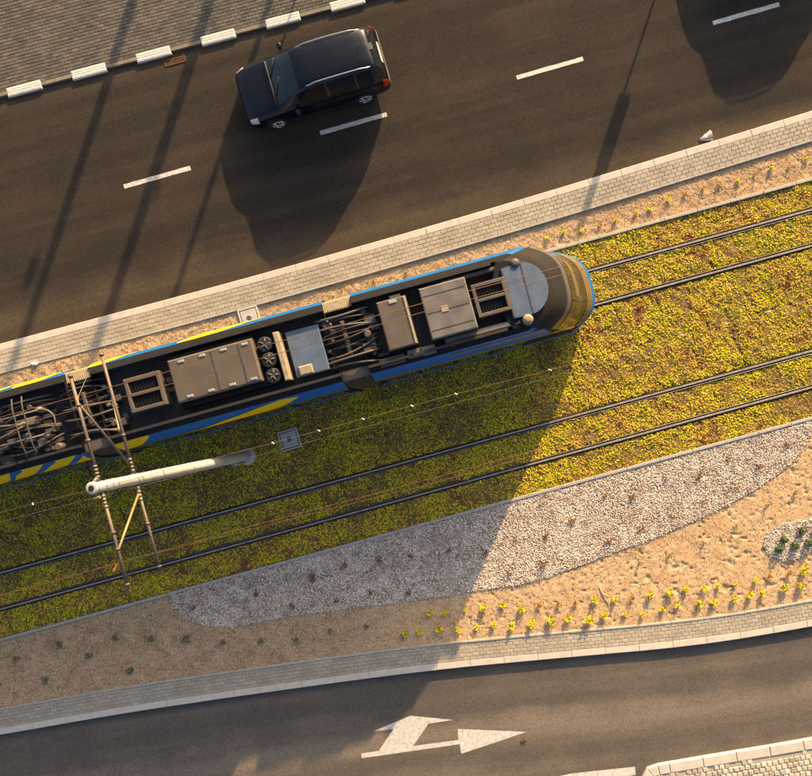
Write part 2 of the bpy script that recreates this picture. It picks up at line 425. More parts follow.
def sub(parent_part, rootobj, name, mb, m, world=False):
    me = mb.mesh(name, tuple(rootobj.location) if world else (0, 0, 0))
    return link(name, me, m, parent_part)

def copy_tree(o, parent=None):
    c = o.copy(); COL.objects.link(c)
    if parent is not None: c.parent = parent
    for ch in [x for x in o.children]:
        copy_tree(ch, c)
    return c

ORD = ['first', 'second', 'third', 'fourth', 'fifth', 'sixth', 'seventh', 'eighth', 'ninth', 'tenth', 'eleventh', 'twelfth', 'thirteenth', 'fourteenth', 'fifteenth', 'sixteenth', 'seventeenth', 'eighteenth', 'nineteenth', 'twentieth',
       'twenty-first', 'twenty-second', 'twenty-third', 'twenty-fourth', 'twenty-fifth', 'twenty-sixth', 'twenty-seventh', 'twenty-eighth', 'twenty-ninth', 'thirtieth']

# ---------------------------------------------------------------- polylines of the kerbs
class Line:
    """smooth line through photo points lying at height z; offsets positive to the line's left."""
    def __init__(s, pts, z=0.12):
        p = np.array([W(x, y, z)[:2] for x, y in pts])
        # Catmull-Rom through the points
        q = np.vstack([2 * p[0] - p[1], p, 2 * p[-1] - p[-2]])
        out = []
        for i in range(1, len(q) - 2):
            n = 16
            t = np.linspace(0, 1, n, endpoint=False)[:, None]
            a, b, c, d = q[i - 1], q[i], q[i + 1], q[i + 2]
            out.append(0.5 * (2 * b + (c - a) * t + (2 * a - 5 * b + 4 * c - d) * t ** 2 + (3 * b - a - 3 * c + d) * t ** 3))
        out.append(q[-2][None])
        s.p = np.vstack(out)
        seg = np.hypot(*np.diff(s.p, axis=0).T)
        s.s = np.concatenate([[0], np.cumsum(seg)])
        s.len = s.s[-1]
    def at(s, t, off=0.0):
        x = np.interp(t, s.s, s.p[:, 0]); y = np.interp(t, s.s, s.p[:, 1])
        e = 0.15
        dx = np.interp(t + e, s.s, s.p[:, 0]) - np.interp(t - e, s.s, s.p[:, 0])
        dy = np.interp(t + e, s.s, s.p[:, 1]) - np.interp(t - e, s.s, s.p[:, 1])
        l = math.hypot(dx, dy)
        return (float(x - dy / l * off), float(y + dx / l * off))
    def nearest(s, px, py):
        x, y, _ = W(px, py, 0.12)
        return float(s.s[np.argmin((s.p[:, 0] - x) ** 2 + (s.p[:, 1] - y) ** 2)])
# left to right; left of the line = north
NK = Line([(-1400, 717), (-700, 530.5), (-300, 424), (0, 343.8), (120, 311.8), (200, 290.5), (300, 263), (416, 230), (540, 193.6), (680, 151), (812, 110.5), (1000, 52), (1400, -72), (2200, -322)])
SK = Line([(-1400, 973), (-700, 854), (-300, 786), (0, 735), (150, 709.5), (340, 682.4), (453, 668.5), (575, 657), (667, 648.5), (740, 639), (812, 626.5), (1000, 593), (1400, 523), (2200, 384)])
FK = Line([(-1400, 464.6), (-400, 199.6), (0, 93.6), (350, 0.85), (812, -121.6), (1400, -277.4), (2200, -489.4)])

def sheet(name, la, offa, lb, offb, z, m, kind='structure', n=240, uvw=None):
    """a sheet between two kerb lines, with UV in metres (along, across)."""
    vs_ = []; fs = []
    ta = np.linspace(0, la.len, n); tb = np.linspace(0, lb.len, n)
    A = [la.at(t, offa) for t in ta]; B = [lb.at(t, offb) for t in tb]
    for a, b in zip(A, B): vs_ += [(*a, z), (*b, z)]
    fs = [(2 * i, 2 * i + 1, 2 * i + 3, 2 * i + 2) for i in range(n - 1)]
    me = bpy.data.meshes.new(name); me.from_pydata(vs_, [], fs)
    uv = me.uv_layers.new(name='UVMap')
    for lp in me.loops:
        i, k = divmod(lp.vertex_index, 2)
        uv.data[lp.index].uv = (ta[i], k * math.dist(A[i], B[i]))
    o = link(name, me, m)
    return tag(o, kind=kind)

# ---------------------------------------------------------------- ground, roads, median
g = MB(); g.add([(-400, -400, -0.03), (400, -400, -0.03), (400, 400, -0.03), (-400, 400, -0.03)], [(0, 1, 2, 3)])
tag(g.build('ground', 'field'), kind='structure')
north_road = sheet('north_road', FK, 0.1, NK, -0.05, 0.0, 'north_asphalt')
# south road: its far edge lies eight metres south of the kerb
south_road = sheet('south_road', SK, 0.05, SK, -9.0, 0.0, 'south_asphalt')
sheet('median_ground', NK, -0.1, SK, 0.1, 0.03, 'soil')

def marking(name, pts, parent=None, z=0.004):
    poly = [W(x, y)[:2] for x, y in pts]
    mb = MB(); n = len(poly)
    mb.add([(x, y, z) for x, y in poly], [tuple(range(n - 1, -1, -1))])
    return mb.build(name, 'paint', parent)
def dash(a, b, w=0.13):
    (x0, y0), (x1, y1) = a, b
    l = math.hypot(x1 - x0, y1 - y0); ex, ey = (x1 - x0) / l, (y1 - y0) / l
    h = w * PXM / 2
    pts = []
    n = 14
    for i in range(n + 1):
        j = random.uniform(-0.22, 0.22)
        pts.append((x0 + ex * l * i / n - ey * (h + j), y0 + ey * l * i / n + ex * (h + j)))
    for i in range(n, -1, -1):
        j = random.uniform(-0.22, 0.22)
        pts.append((x0 + ex * l * i / n + ey * (h + j), y0 + ey * l * i / n - ex * (h + j)))
    return pts
for k in range(-2, 6):
    a = (124 + 196.3 * k, 186.5 - 54.5 * k + (1.0 if k == 1 else 0)); b = (a[0] + 66.5, a[1] - 18.8)
    marking('lane_dash', dash(a, b), north_road)
arrow = marking('turn_arrow', [(361.2, 753.5), (378.8, 751), (393.3, 729), (373.4, 731.4), (410.3, 715.8), (453.3, 720), (428.4, 723.7), (413.2, 746), (458.4, 740), (457.6, 729), (526.4, 732), (461.2, 754), (459.7, 744.3), (361.8, 758.3)][::-1], south_road)
arrow['label'] = 'white painted straight-and-left lane arrow'
stop = marking('painted_line', [(560, 776), (572, 773.5), (635, 766.8), (635.6, 775), (604, 780), (560, 786)][::-1], south_road)

# kerbs of the median: single stones
def kerb(name, line, o0, o1, z0, z1, step, x0, x1, m='kerb', gap=0.007, bev=0.010, far=True):
    r = bpy.data.objects.new(name, None); COL.objects.link(r); r.location = (0, 0, 0); r.empty_display_size = 0.2
    tag(r, kind='structure')
    t0 = line.nearest(x0, np.interp(x0, [0, 812], [line_y(line, 0), line_y(line, 812)])); t1 = line.nearest(x1, line_y(line, x1))
    t = t0
    while t < t1:
        a, b = t + gap / 2, t + step - gap / 2
        j = random.uniform(-0.004, 0.004)
        c4 = [line.at(a, o0), line.at(b, o0), line.at(b, o1), line.at(a, o1)]
        mb = MB(); mb.quadprism(c4, z0, z1 + j, bev)
        mb.build('kerb_stone', m, r)
        t += step
    # the far runs beyond the frame as plain kerb
    for (fa, fb) in ((0, t0), (t, line.len)):
        n = max(2, int((fb - fa) / 3))
        rows = [[], [], [], []]
        for q in np.linspace(fa, fb, n):
            for k_, (o_, z_) in enumerate(((o0, z0), (o0, z1), (o1, z1), (o1, z0))): rows[k_].append((*line.at(q, o_), z_))
        mb = MB(); mb.grid(rows, False); mb.build('kerb_run', m, r)
    return r
def line_y(line, px):
    x = (px - NX) * (H - 0.12) / H / PXM
    return NY - np.interp(x, line.p[:, 0], line.p[:, 1]) * PXM * H / (H - 0.12)
kerb('north_median_kerb', NK, -0.205, 0.0, -0.02, 0.12, 1.0, -140, 960)
kerb('south_median_kerb', SK, 0.0, 0.19, -0.02, 0.12, 1.0, -140, 960)
kerb('north_edging', NK, -0.86, -0.805, 0.0, 0.128, 1.0, -140, 960, 'edging', 0.006, 0.006)
kerb('south_edging', SK, 0.715, 0.775, 0.0, 0.135, 1.0, -140, 960, 'edging', 0.006, 0.006)

def pavers(name, line, o0, rows, rowh, plen, z, x0, x1, m, mj, sgn, gap=0.012):
    """running-bond pavers in rows beside a kerb line, real stones joined in one part, over a joint bed."""
    t0 = line.nearest(x0, line_y(line, x0)); t1 = line.nearest(x1, line_y(line, x1))
    mb = MB()
    for r in range(rows):
        a0 = o0 + sgn * (r * rowh + gap / 2); a1 = o0 + sgn * ((r + 1) * rowh - gap / 2)
        lo, hi = min(a0, a1), max(a0, a1)
        t = t0 + (plen / 2 if r % 2 else 0)
        while t < t1:
            zz = z + random.uniform(-0.003, 0.003)
            c4 = [line.at(t + gap / 2, lo), line.at(t + plen - gap / 2, lo), line.at(t + plen - gap / 2, hi), line.at(t + gap / 2, hi)]
            mb.quadprism(c4, z - 0.03, zz, 0.006)
            t += plen
    return mb
def strip_sheet(name, line, o0, o1, z, m):
    n = 200; vs_ = []
    for t in np.linspace(0, line.len, n): vs_ += [(*line.at(t, o0), z), (*line.at(t, o1), z)]
    mb = MB(); mb.add(vs_, [(2 * i, 2 * i + 1, 2 * i + 3, 2 * i + 2) for i in range(n - 1)])
    return tag(mb.build(name, m), kind='structure')
p1 = strip_sheet('north_median_pavement', NK, -0.2, -0.81, 0.110, 'joint')
tag(pavers('pavers', NK, -0.205, 5, 0.12, 0.2, 0.118, -140, 960, 'paver', 'joint', -1).build('pavers', 'paver', p1), kind='stuff')
p2 = strip_sheet('south_median_pavement', SK, 0.72, 0.185, 0.110, 'joint')
tag(pavers('pavers', SK, 0.19, 5, 0.105, 0.2, 0.118, -140, 960, 'paver', 'joint', 1).build('pavers', 'paver', p2), kind='stuff')

# the far pavement with its kerb
p3 = strip_sheet('far_pavement', FK, 6.5, 0.05, 0.06, 'dark_joint')
tag(pavers('pavers', FK, 0.06, 32, 0.1, 0.2, 0.070, -160, 480, 'dark_paver', 'dark_joint', 1).build('pavers', 'dark_paver', p3), kind='stuff')
fk = bpy.data.objects.new('far_kerb', None); COL.objects.link(fk); tag(fk, kind='structure')
T0 = FK.nearest(20, line_y(FK, 20))
for k in range(-3, 14):
    c = T0 + 1.972 * k
    mb = MB(); q = 0.52
    c4 = [FK.at(c - q, -0.135), FK.at(c + q, -0.135), FK.at(c + q, 0.135), FK.at(c - q, 0.135)]
    mb.quadprism(c4, -0.02, 0.085, 0.02)
    b = mb.build('white_kerb_block', 'white_block', fk)
    # raised ribs and studs along the block
    rb = MB()
    for off in (-0.075, 0.0):
        rb.quadprism([FK.at(c - q + 0.03, off - 0.012), FK.at(c + q - 0.03, off - 0.012), FK.at(c + q - 0.03, off + 0.012), FK.at(c - q + 0.03, off + 0.012)], 0.08, 0.090, 0.003)
    for i in range(14):
        tt = c - q + 0.06 + i * (2 * q - 0.12) / 13
        rb.quadprism([FK.at(tt - 0.022, 0.055), FK.at(tt + 0.022, 0.055), FK.at(tt + 0.022, 0.098), FK.at(tt - 0.022, 0.098)], 0.08, 0.091, 0.003)
    link('ribs', rb.mesh('ribs'), 'white_block', b)
    c2 = c + 0.986; q = 0.463
    mb = MB(); mb.quadprism([FK.at(c2 - q, -0.055), FK.at(c2 + q, -0.055), FK.at(c2 + q, 0.055), FK.at(c2 - q, 0.055)], -0.02, 0.078, 0.008)
    mb.build('kerb_stone', 'grey_kerb', fk)

# traffic island at the lower right: rounded kerb and cobbles
isl = [(643, 790), (642.5, 778), (645, 771.5), (650, 767.6), (658.5, 765.2), (690, 759.8), (723.6, 754), (768, 746.8), (812, 739), (900, 722), (1050, 690)]
IL = Line(isl)
ir = bpy.data.objects.new('traffic_island', None); COL.objects.link(ir); tag(ir, kind='structure')
t = 0.0
while t < IL.len - 0.2:
    st = 0.33 if t < 1.1 else 1.0
    st = min(st, IL.len - t)
    mb = MB(); mb.quadprism([IL.at(t + 0.005, -0.30), IL.at(t + st - 0.005, -0.30), IL.at(t + st - 0.005, 0.0), IL.at(t + 0.005, 0.0)], -0.02, 0.12 + random.uniform(-0.003, 0.003), 0.02)
    mb.build('kerb_stone', 'kerb', ir); t += st
ipoly = [IL.at(t, -0.28) for t in np.linspace(0, IL.len, 60)]
ipoly = ipoly + [W(1050, 860)[:2], W(643, 860)[:2]]
mb = MB(); mb.add([(x, y, 0.098) for x, y in ipoly], [tuple(range(len(ipoly) - 1, -1, -1))]); mb.build('joint_bed', 'paver', ir)
cob = MB()
ang = math.atan(0.175)
ex, ey = math.cos(ang), math.sin(ang)
o = W(640, 790)
for i in range(-2, 70):
    for j in range(-18, 18):
        a = i * 0.165 + (0.08 if j % 2 else 0) + random.uniform(-0.012, 0.012); b_ = j * 0.16 + random.uniform(-0.012, 0.012)
        cx = o[0] + ex * a - ey * b_; cy = o[1] + ey * a + ex * b_
        if not inside([cx], [cy], ipoly)[0]: continue
        if min(math.hypot(cx - IL.at(t, -0.30)[0], cy - IL.at(t, -0.30)[1]) for t in np.linspace(0, IL.len, 240)) < 0.062: continue
        if cy < W(0, 800)[1]: continue
        h = 0.066; c4 = []
        for sx, sy in ((-1, -1), (1, -1), (1, 1), (-1, 1)):
            qx = sx * (h + random.uniform(-0.010, 0.010)); qy = sy * (h + random.uniform(-0.010, 0.010))
            c4.append((cx + ex * qx - ey * qy, cy + ey * qx + ex * qy))
        cob.quadprism(c4, 0.06, 0.115 + random.uniform(-0.006, 0.008), 0.014)
tag(cob.build('cobbles', 'cobble', ir), kind='stuff')

# ---------------------------------------------------------------- green track
U0, U1 = -17.0, 13.5
def band(name, v0, v1, z0, z1, m, bev=0.0, ua=-45, ub=45):
    mb = MB(); mb.box(ua, ub, v0, v1, z0, z1, bev, TF); return mb
for nm, v0, v1 in (('far_track_edging', VN, VN + 0.085), ('near_track_edging', VS - 0.085, VS)):
    r = bpy.data.objects.new(nm, None); COL.objects.link(r); tag(r, kind='structure')
    u = U0
    while u < U1:
        mb = MB(); mb.box(u + 0.004, u + 0.996, v0, v1, 0.0, 0.150 + random.uniform(-0.004, 0.004), 0.008, TF); mb.build('edging_stone', 'edging', r); u += 1.0
    for a, b in ((-45, U0), (u, 45)): band('', v0, v1, 0, 0.15, '', 0.008, a, b).build('edging_run', 'edging', r)

# sedum: an undulating mat with seams, and rosettes on it
RAILS = (V1A, V1B, V2A, V2B)
BOXES = [UV(289.5, 439.5, 0.13), UV(249, 316, 0.1)]
POLE_UV = UV(248, 456, 0.1)
def seam(u, v):
    """1 where a joint between two sedum mats lies open"""
    row = np.where(v > V1A, 0, np.where(v > V1B, 1, np.where(v > 0.5, 2, np.where(v > V2A, 3, np.where(v > V2B, 4, 5)))))
    ph = np.array([0.2, 0.75, 0.0, 0.55, 0.35, 0.9])[row]
    w = 1.25
    uu = u + 0.05 * (vnoise(u * 4, v * 4, 5) - 0.5) + ph + 0.16 * (v - np.floor(v))
    d = np.abs((uu / w) - np.round(uu / w)) * w
    strength = np.clip((fbm(u * 0.9, v * 1.1, 31) - 0.45) * 5, 0, 0.9)
    s = np.exp(-(d / 0.03) ** 2) * strength
    d2 = np.abs(v - 0.52 - 0.03 * (vnoise(u * 3, v, 8) - 0.5))
    return np.maximum(s, np.exp(-(d2 / 0.018) ** 2) * np.clip((fbm(u * 0.9, v * 0, 77) - 0.5) * 6, 0, 1))
du = 0.04
uu = np.arange(U0, U1, du); vv_ = np.arange(VS - 0.02, VN + 0.03, du)
GU, GV = np.meshgrid(uu, vv_, indexing='ij')
Z = 0.105 + 0.03 * (fbm(GU * 2.2, GV * 2.2, 3, 3) - 0.5) + 0.055 * (fbm(GU * 5, GV * 5, 9, 3) - 0.5) - 0.045 * seam(GU, GV)
for rv in RAILS: Z = np.where(np.abs(GV - rv) < 0.12, np.minimum(Z, 0.085), Z)
for bu, bv in BOXES: Z = np.where((np.abs(GU - bu) < 0.36) & (np.abs(GV - bv) < 0.36), 0.07, Z)
n0, n1 = GU.shape
vx = np.stack([GU * CT - GV * ST, GU * ST + GV * CT, Z], -1).reshape(-1, 3)
idx = np.arange(n0 * n1).reshape(n0, n1)
fc = np.stack([idx[:-1, :-1], idx[1:, :-1], idx[1:, 1:], idx[:-1, 1:]], -1).reshape(-1, 4)
tag(link('green_track_soil', fast_mesh('green_track_soil', vx, fc), 'sedum_soil'), kind='structure')
for a, b in ((-45, U0), (U1, 45)):
    tag(band('', VS, VN, 0.0, 0.10, '', 0, a, b).build('green_track_run', 'sedum_soil'), kind='structure')

def rosettes(n, seed):
    r = np.random.default_rng(seed)
    u = r.uniform(U0, U1, n); v = r.uniform(VS + 0.01, VN - 0.01, n)
    ok = np.ones(n, bool)
    for rv in RAILS:
        ok &= np.abs(v - rv) > 0.072 + 0.03 * r.random(n)
    for bu, bv in BOXES: ok &= ~((np.abs(u - bu) < 0.31) & (np.abs(v - bv) < 0.31))
    ok &= r.random(n) > seam(u, v) * 0.97
    cover = fbm(u * 1.6, v * 1.6, 50, 4)
    ok &= r.random(n) < np.clip((cover - 0.28) * 4.5, 0.5, 1)
    u, v, cover = u[ok], v[ok], cover[ok]
    n = len(u)
    rad = 0.009 + 0.022 * r.random(n) ** 1.6 * (0.6 + 0.8 * cover)
    hgt = rad * r.uniform(0.4, 1.25, n)
    z = 0.105 + 0.03 * (fbm(u * 2.2, v * 2.2, 3, 3) - 0.5) + 0.055 * (fbm(u * 5, v * 5, 9, 3) - 0.5) - 0.005
    K = 7
    ph = r.uniform(0, 6.28, n)[:, None] + np.arange(K)[None] * 2 * np.pi / K + r.uniform(-.25, .25, (n, K))
    rr = rad[:, None] * r.uniform(0.55, 1.25, (n, K))
    pu = u[:, None] + rr * np.cos(ph); pv = v[:, None] + rr * np.sin(ph)
    pz = z[:, None] + hgt[:, None] * r.uniform(-0.1, 0.75, (n, K))
    cu = u + rad * r.uniform(-.3, .3, n); cv = v + rad * r.uniform(-.3, .3, n)
    verts = np.empty((n, K + 1, 3))
    verts[:, 0] = np.stack([cu, cv, z + hgt], -1)
    verts[:, 1:, 0] = pu; verts[:, 1:, 1] = pv; verts[:, 1:, 2] = pz
    vv = verts.reshape(-1, 3)
    out = np.stack([vv[:, 0] * CT - vv[:, 1] * ST, vv[:, 0] * ST + vv[:, 1] * CT, vv[:, 2]], -1)
    base = (np.arange(n) * (K + 1))[:, None, None]
    tri = np.array([[0, 1 + k, 1 + (k + 1) % K] for k in range(K)])[None]
    return out, (base + tri).reshape(-1, 3)
vx, fc = rosettes(260000, 21)
sed = link('sedum', fast_mesh('sedum', vx, fc), 'sedum')
tag(sed, 'yellow and green sedum carpet growing around the tram rails', 'sedum', kind='stuff')

# rails: grooved head between two rubber strips
names = [('far track, rail nearest the upper road', V1A, 1), ('far track, rail nearest the catenary pole', V1B, -1), ('near track, rail nearest the catenary pole', V2A, 1), ('near track, rail nearest the white gravel', V2B, -1)]
for lb, v, sg in names:
    r = root('tram_rail', TF(0, v, 0.0), 'steel grooved tram rail of the ' + lb, 'rail', 'rails of the two tram tracks')
    part(r, 'rail_head', band('', v - 0.024, v + 0.024, 0.02, 0.142, '', 0.003), 'steel', True)
    a, b = (v - 0.075, v - 0.024) if sg > 0 else (v + 0.024, v + 0.075)
    part(r, 'rail_groove', band('', a, b, 0.02, 0.105, ''), 'groove', True)
    a, b = (v - 0.087, v - 0.075) if sg > 0 else (v + 0.075, v + 0.087)
    part(r, 'guard_lip', band('', a, b, 0.02, 0.130, '', 0.004), 'steel', True)
    for a, b in ((v - (0.104 if sg > 0 else 0.062), v - 0.0875 if sg > 0 else v - 0.0245), (v + 0.0245 if sg > 0 else v + 0.0875, v + (0.062 if sg > 0 else 0.104))):
        part(r, 'rubber_strip', band('', a, b, 0.02, 0.124, '', 0.006), 'rubber', True)

# cable pit covers
def pit(px, py, z, label):
    u, v = UV(px, py, z); c = TF(u, v, 0)
    r = root('cable_pit', c, label, 'pit cover', 'concrete cable pits', TH + math.radians(1))
    mb = MB(); h = 0.30
    for x0, x1, y0, y1 in ((-h, h, h - 0.05, h), (-h, h, -h, -h + 0.05), (-h, -h + 0.05, -h + 0.05, h - 0.05), (h - 0.05, h, -h + 0.05, h - 0.05)):
        mb.box(x0, x1, y0, y1, 0.02, z + 0.03, 0.006)
    part(r, 'frame', mb, 'concrete')
    mb = MB(); q = h - 0.07; mb.box(-q, q, -q, q, 0.02, z + 0.024, 0.01); lid = part(r, 'lid', mb, 'concrete')
    mb = MB(); mb.box(-h + 0.05, h - 0.05, -h + 0.05, h - 0.05, 0.02, z - 0.01); part(r, 'gap', mb, 'black')
    mb = MB(); mb.lathe([(0.085, z + 0.02), (0.085, z + 0.028), (0.06, z + 0.03)], 20, (0.0, 0.0, 0)); link('lid_ring', mb.mesh('lid_ring'), 'postgrey', lid)
    mb = MB(); mb.lathe([(0.05, z + 0.02), (0.05, z + 0.033)], 16); link('lid_plug', mb.mesh('lid_plug'), 'rust', lid)
pit(289.5, 439.5, 0.13, 'square concrete cable pit with round plug set in the sedum between the tracks')
pit(249.5, 317.5, 0.10, 'square pale concrete cable pit between the tram and the upper pavement')

# ---------------------------------------------------------------- planting beds
BED_Z = 0.100
def bed_height(x, y):
    left = np.clip((x + 3.2) / 1.6, 0, 1)       # coarse and trodden to the right, raked grit to the left
    f = 0.012 * (fbm(x * 1.3, y * 1.3, 15, 3) - 0.5) + left * (0.016 * (fbm(x * 9, y * 9, 61, 3) - 0.5) - 0.035 * np.clip(fbm(x * 8, y * 9, 71, 2) - 0.66, 0, 1) * 4)
    return f + 0.006 * (fbm(x * 16, y * 16, 99, 2) - 0.5)
bed_poly = [TF(U0, VS - 0.05)[:2]] + [TF(U1, VS - 0.05)[:2]] + [SK.at(t, 0.75) for t in np.linspace(SK.nearest(880, line_y(SK, 880)), SK.nearest(-100, line_y(SK, -100)), 60)]
def grid_bed(name, poly, z, hfun, m, d=0.03):
    P = np.array(poly); x0, y0 = P.min(0); x1, y1 = P.max(0)
    gx = np.arange(x0, x1, d); gy = np.arange(y0, y1, d)
    GX, GY = np.meshgrid(gx, gy, indexing='ij')
    ins = inside(GX + d / 2, GY + d / 2, poly)[:-1, :-1]
    Z = z + hfun(GX, GY)
    idx = np.arange(GX.size).reshape(GX.shape)
    f = np.stack([idx[:-1, :-1], idx[1:, :-1], idx[1:, 1:], idx[:-1, 1:]], -1)[ins]
    used = np.unique(f); rm = np.full(GX.size, -1); rm[used] = np.arange(len(used))
    vx = np.stack([GX, GY, Z], -1).reshape(-1, 3)[used]
    o = link(name, fast_mesh(name, vx, rm[f]), m)
    o.data.polygons.foreach_set('use_smooth', np.ones(len(o.data.polygons), bool))
    return tag(o, kind='structure')
grid_bed('planting_bed', bed_poly, BED_Z, bed_height, 'sand')
nb_poly = [NK.at(t, -0.845) for t in np.linspace(NK.nearest(-100, line_y(NK, -100)), NK.nearest(880, line_y(NK, 880)), 60)] + [TF(U1, VN + 0.04)[:2], TF(U0, VN + 0.04)[:2]]
def nb_h(x, y): return 0.03 * (fbm(x * 5, y * 5, 41, 3) - 0.5) + 0.02 * (fbm(x * 14, y * 14, 43, 2) - 0.5) + 0.035 * np.clip(-(x + 5.5) / 5, 0, 1)
grid_bed('upper_planting_bed', nb_poly, 0.065, nb_h, 'sand')

def stones(name, pts, zf, smin, smax, m, seed, flat=0.7, octa=False):
    """scattered stones joined into one mesh"""
    r = np.random.default_rng(seed); n = len(pts)
    if octa:
        bv = np.array([(1, 0, 0), (0, 1, 0), (-1, 0, 0), (0, -1, 0), (0, 0, 1), (0, 0, -1)], float)
        bf = np.array([(0, 1, 4), (1, 2, 4), (2, 3, 4), (3, 0, 4)])
    else:
        a = [(math.cos(k * math.pi / 3), math.sin(k * math.pi / 3), -0.25) for k in range(6)]
        b = [(0.72 * math.cos((k + .5) * math.pi / 2), 0.72 * math.sin((k + .5) * math.pi / 2), 0.75) for k in range(4)]
        bv = np.array(a + b, float)
        bf = np.array([(0, 1, 6), (1, 2, 7), (1, 7, 6), (2, 3, 7), (3, 8, 7), (3, 4, 8), (4, 5, 9), (4, 9, 8), (5, 0, 6), (5, 6, 9), (6, 7, 8), (6, 8, 9)])
    k = len(bv)
    s = r.uniform(smin, smax, n)
    v = bv[None] * (1 + r.uniform(-0.28, 0.28, (n, k, 3)))
    v = v * np.stack([s * r.uniform(0.75, 1.35, n), s * r.uniform(0.65, 1.1, n), s * flat * r.uniform(0.7, 1.3, n)], -1)[:, None]
    tilt = r.uniform(-0.5, 0.5, n)[:, None]
    y_, z_ = v[..., 1] * np.cos(tilt) - v[..., 2] * np.sin(tilt), v[..., 1] * np.sin(tilt) + v[..., 2] * np.cos(tilt)
    ph = r.uniform(0, 6.28, n)[:, None]
    x_ = v[..., 0]
    X = x_ * np.cos(ph) - y_ * np.sin(ph) + pts[:, 0:1]; Y = x_ * np.sin(ph) + y_ * np.cos(ph) + pts[:, 1:2]
    Zc = zf(pts[:, 0], pts[:, 1])[:, None] + z_
    verts = np.stack([X, Y, Zc], -1).reshape(-1, 3)
    faces = (bf[None] + (np.arange(n) * k)[:, None, None]).reshape(-1, 3)
    return link(name, fast_mesh(name, verts, faces), m)
def scatter(poly, dens, seed, keep=None):
    P = np.array(poly); x0, y0 = P.min(0); x1, y1 = P.max(0)
    r = np.random.default_rng(seed)
    n = int((x1 - x0) * (y1 - y0) * dens)
    p = np.stack([r.uniform(x0, x1, n), r.uniform(y0, y1, n)], -1)
    k = inside(p[:, 0], p[:, 1], poly)
    if keep is not None: k &= keep(p[:, 0], p[:, 1], r)
    return p[k]
GZ = 0.11
gpx = [(169, 593), (176, 611), (184, 618), (195, 623), (212, 626), (233, 627), (283, 618), (349, 608), (420, 600), (483, 590), (520, 585), (550, 577), (600, 558), (652, 539), (704, 517), (757, 489), (788, 467), (803, 449), (812, 432)]
gpoly = [W(x, y, GZ)[:2] for x, y in gpx]
ga, gb = UV(818, 418, GZ)[0], UV(169, 593, GZ)[0]
gpoly += [TF(ga, VS - 0.085)[:2], TF(gb, VS - 0.085)[:2]]
g2px = [(812, 517), (797, 520), (783, 524), (772, 529), (766, 536), (763, 547), (770, 557), (788, 562), (801, 558), (812, 551), (850, 530), (870, 505), (850, 500)]
g2poly = [W(x, y, GZ)[:2] for x, y in g2px]
def soft(poly):
    """the polygon's outline roughened, so stones do not end on a ruled line"""
    def k(x, y, r): return inside(x + r.normal(0, 0.012, len(x)), y + r.normal(0, 0.012, len(x)), poly)
    return k
for nm, poly, sd, lab in (('white_gravel', gpoly, 5, 'long tapering area of white gravel along the track edging'), ('white_gravel', g2poly, 6, 'small white gravel patch around the clipped green balls')):
    mb = MB()
    mb.add([(x, y, GZ - 0.003) for x, y in poly], [tuple(range(len(poly)))] if sd == 6 else [tuple(range(len(poly)))])
    pts = scatter(poly, 2600, sd)
    jr = np.random.default_rng(sd + 90); far_ = jr.random(len(pts)) < 0.12
    moved = pts + np.where(far_[:, None], jr.normal(0, 0.045, pts.shape), jr.normal(0, 0.012, pts.shape))
    vv2 = -moved[:, 0] * ST + moved[:, 1] * CT
    pts = moved[vv2 < VS - 0.09]
    o = stones(nm, pts, lambda x, y: GZ + 0.004 + 0.012 * vnoise(x * 30, y * 30, 4), 0.009, 0.021, 'gravel', sd)
    tag(o, lab, 'gravel', kind='stuff')
    b = mb.build('gravel_base', 'gravel_base', o)
    # face up
    if b.data.polygons[0].normal.z < 0: b.data.flip_normals()
# grit on the beds
def gritkeep(x, y, r): return (~inside(x, y, gpoly)) & (~inside(x, y, g2poly)) & (r.random(len(x)) < np.clip((-1.2 - x) / 3.0, 0.14, 1.0))
pts = scatter(bed_poly, 3400, 33, gritkeep)
o = stones('bed_grit', pts, lambda x, y: BED_Z + bed_height(x, y) + 0.002, 0.007, 0.017, 'grit', 34, 0.7, True)
tag(o, 'brown grit covering the lower planting bed', 'grit', kind='stuff')
pts = scatter(nb_poly, 1500, 35)
o = stones('upper_bed_grit', pts, lambda x, y: 0.067 + nb_h(x, y), 0.006, 0.015, 'grit', 36, 0.6, True)
tag(o, 'tan grit and clods covering the narrow upper planting bed', 'grit', kind='stuff')

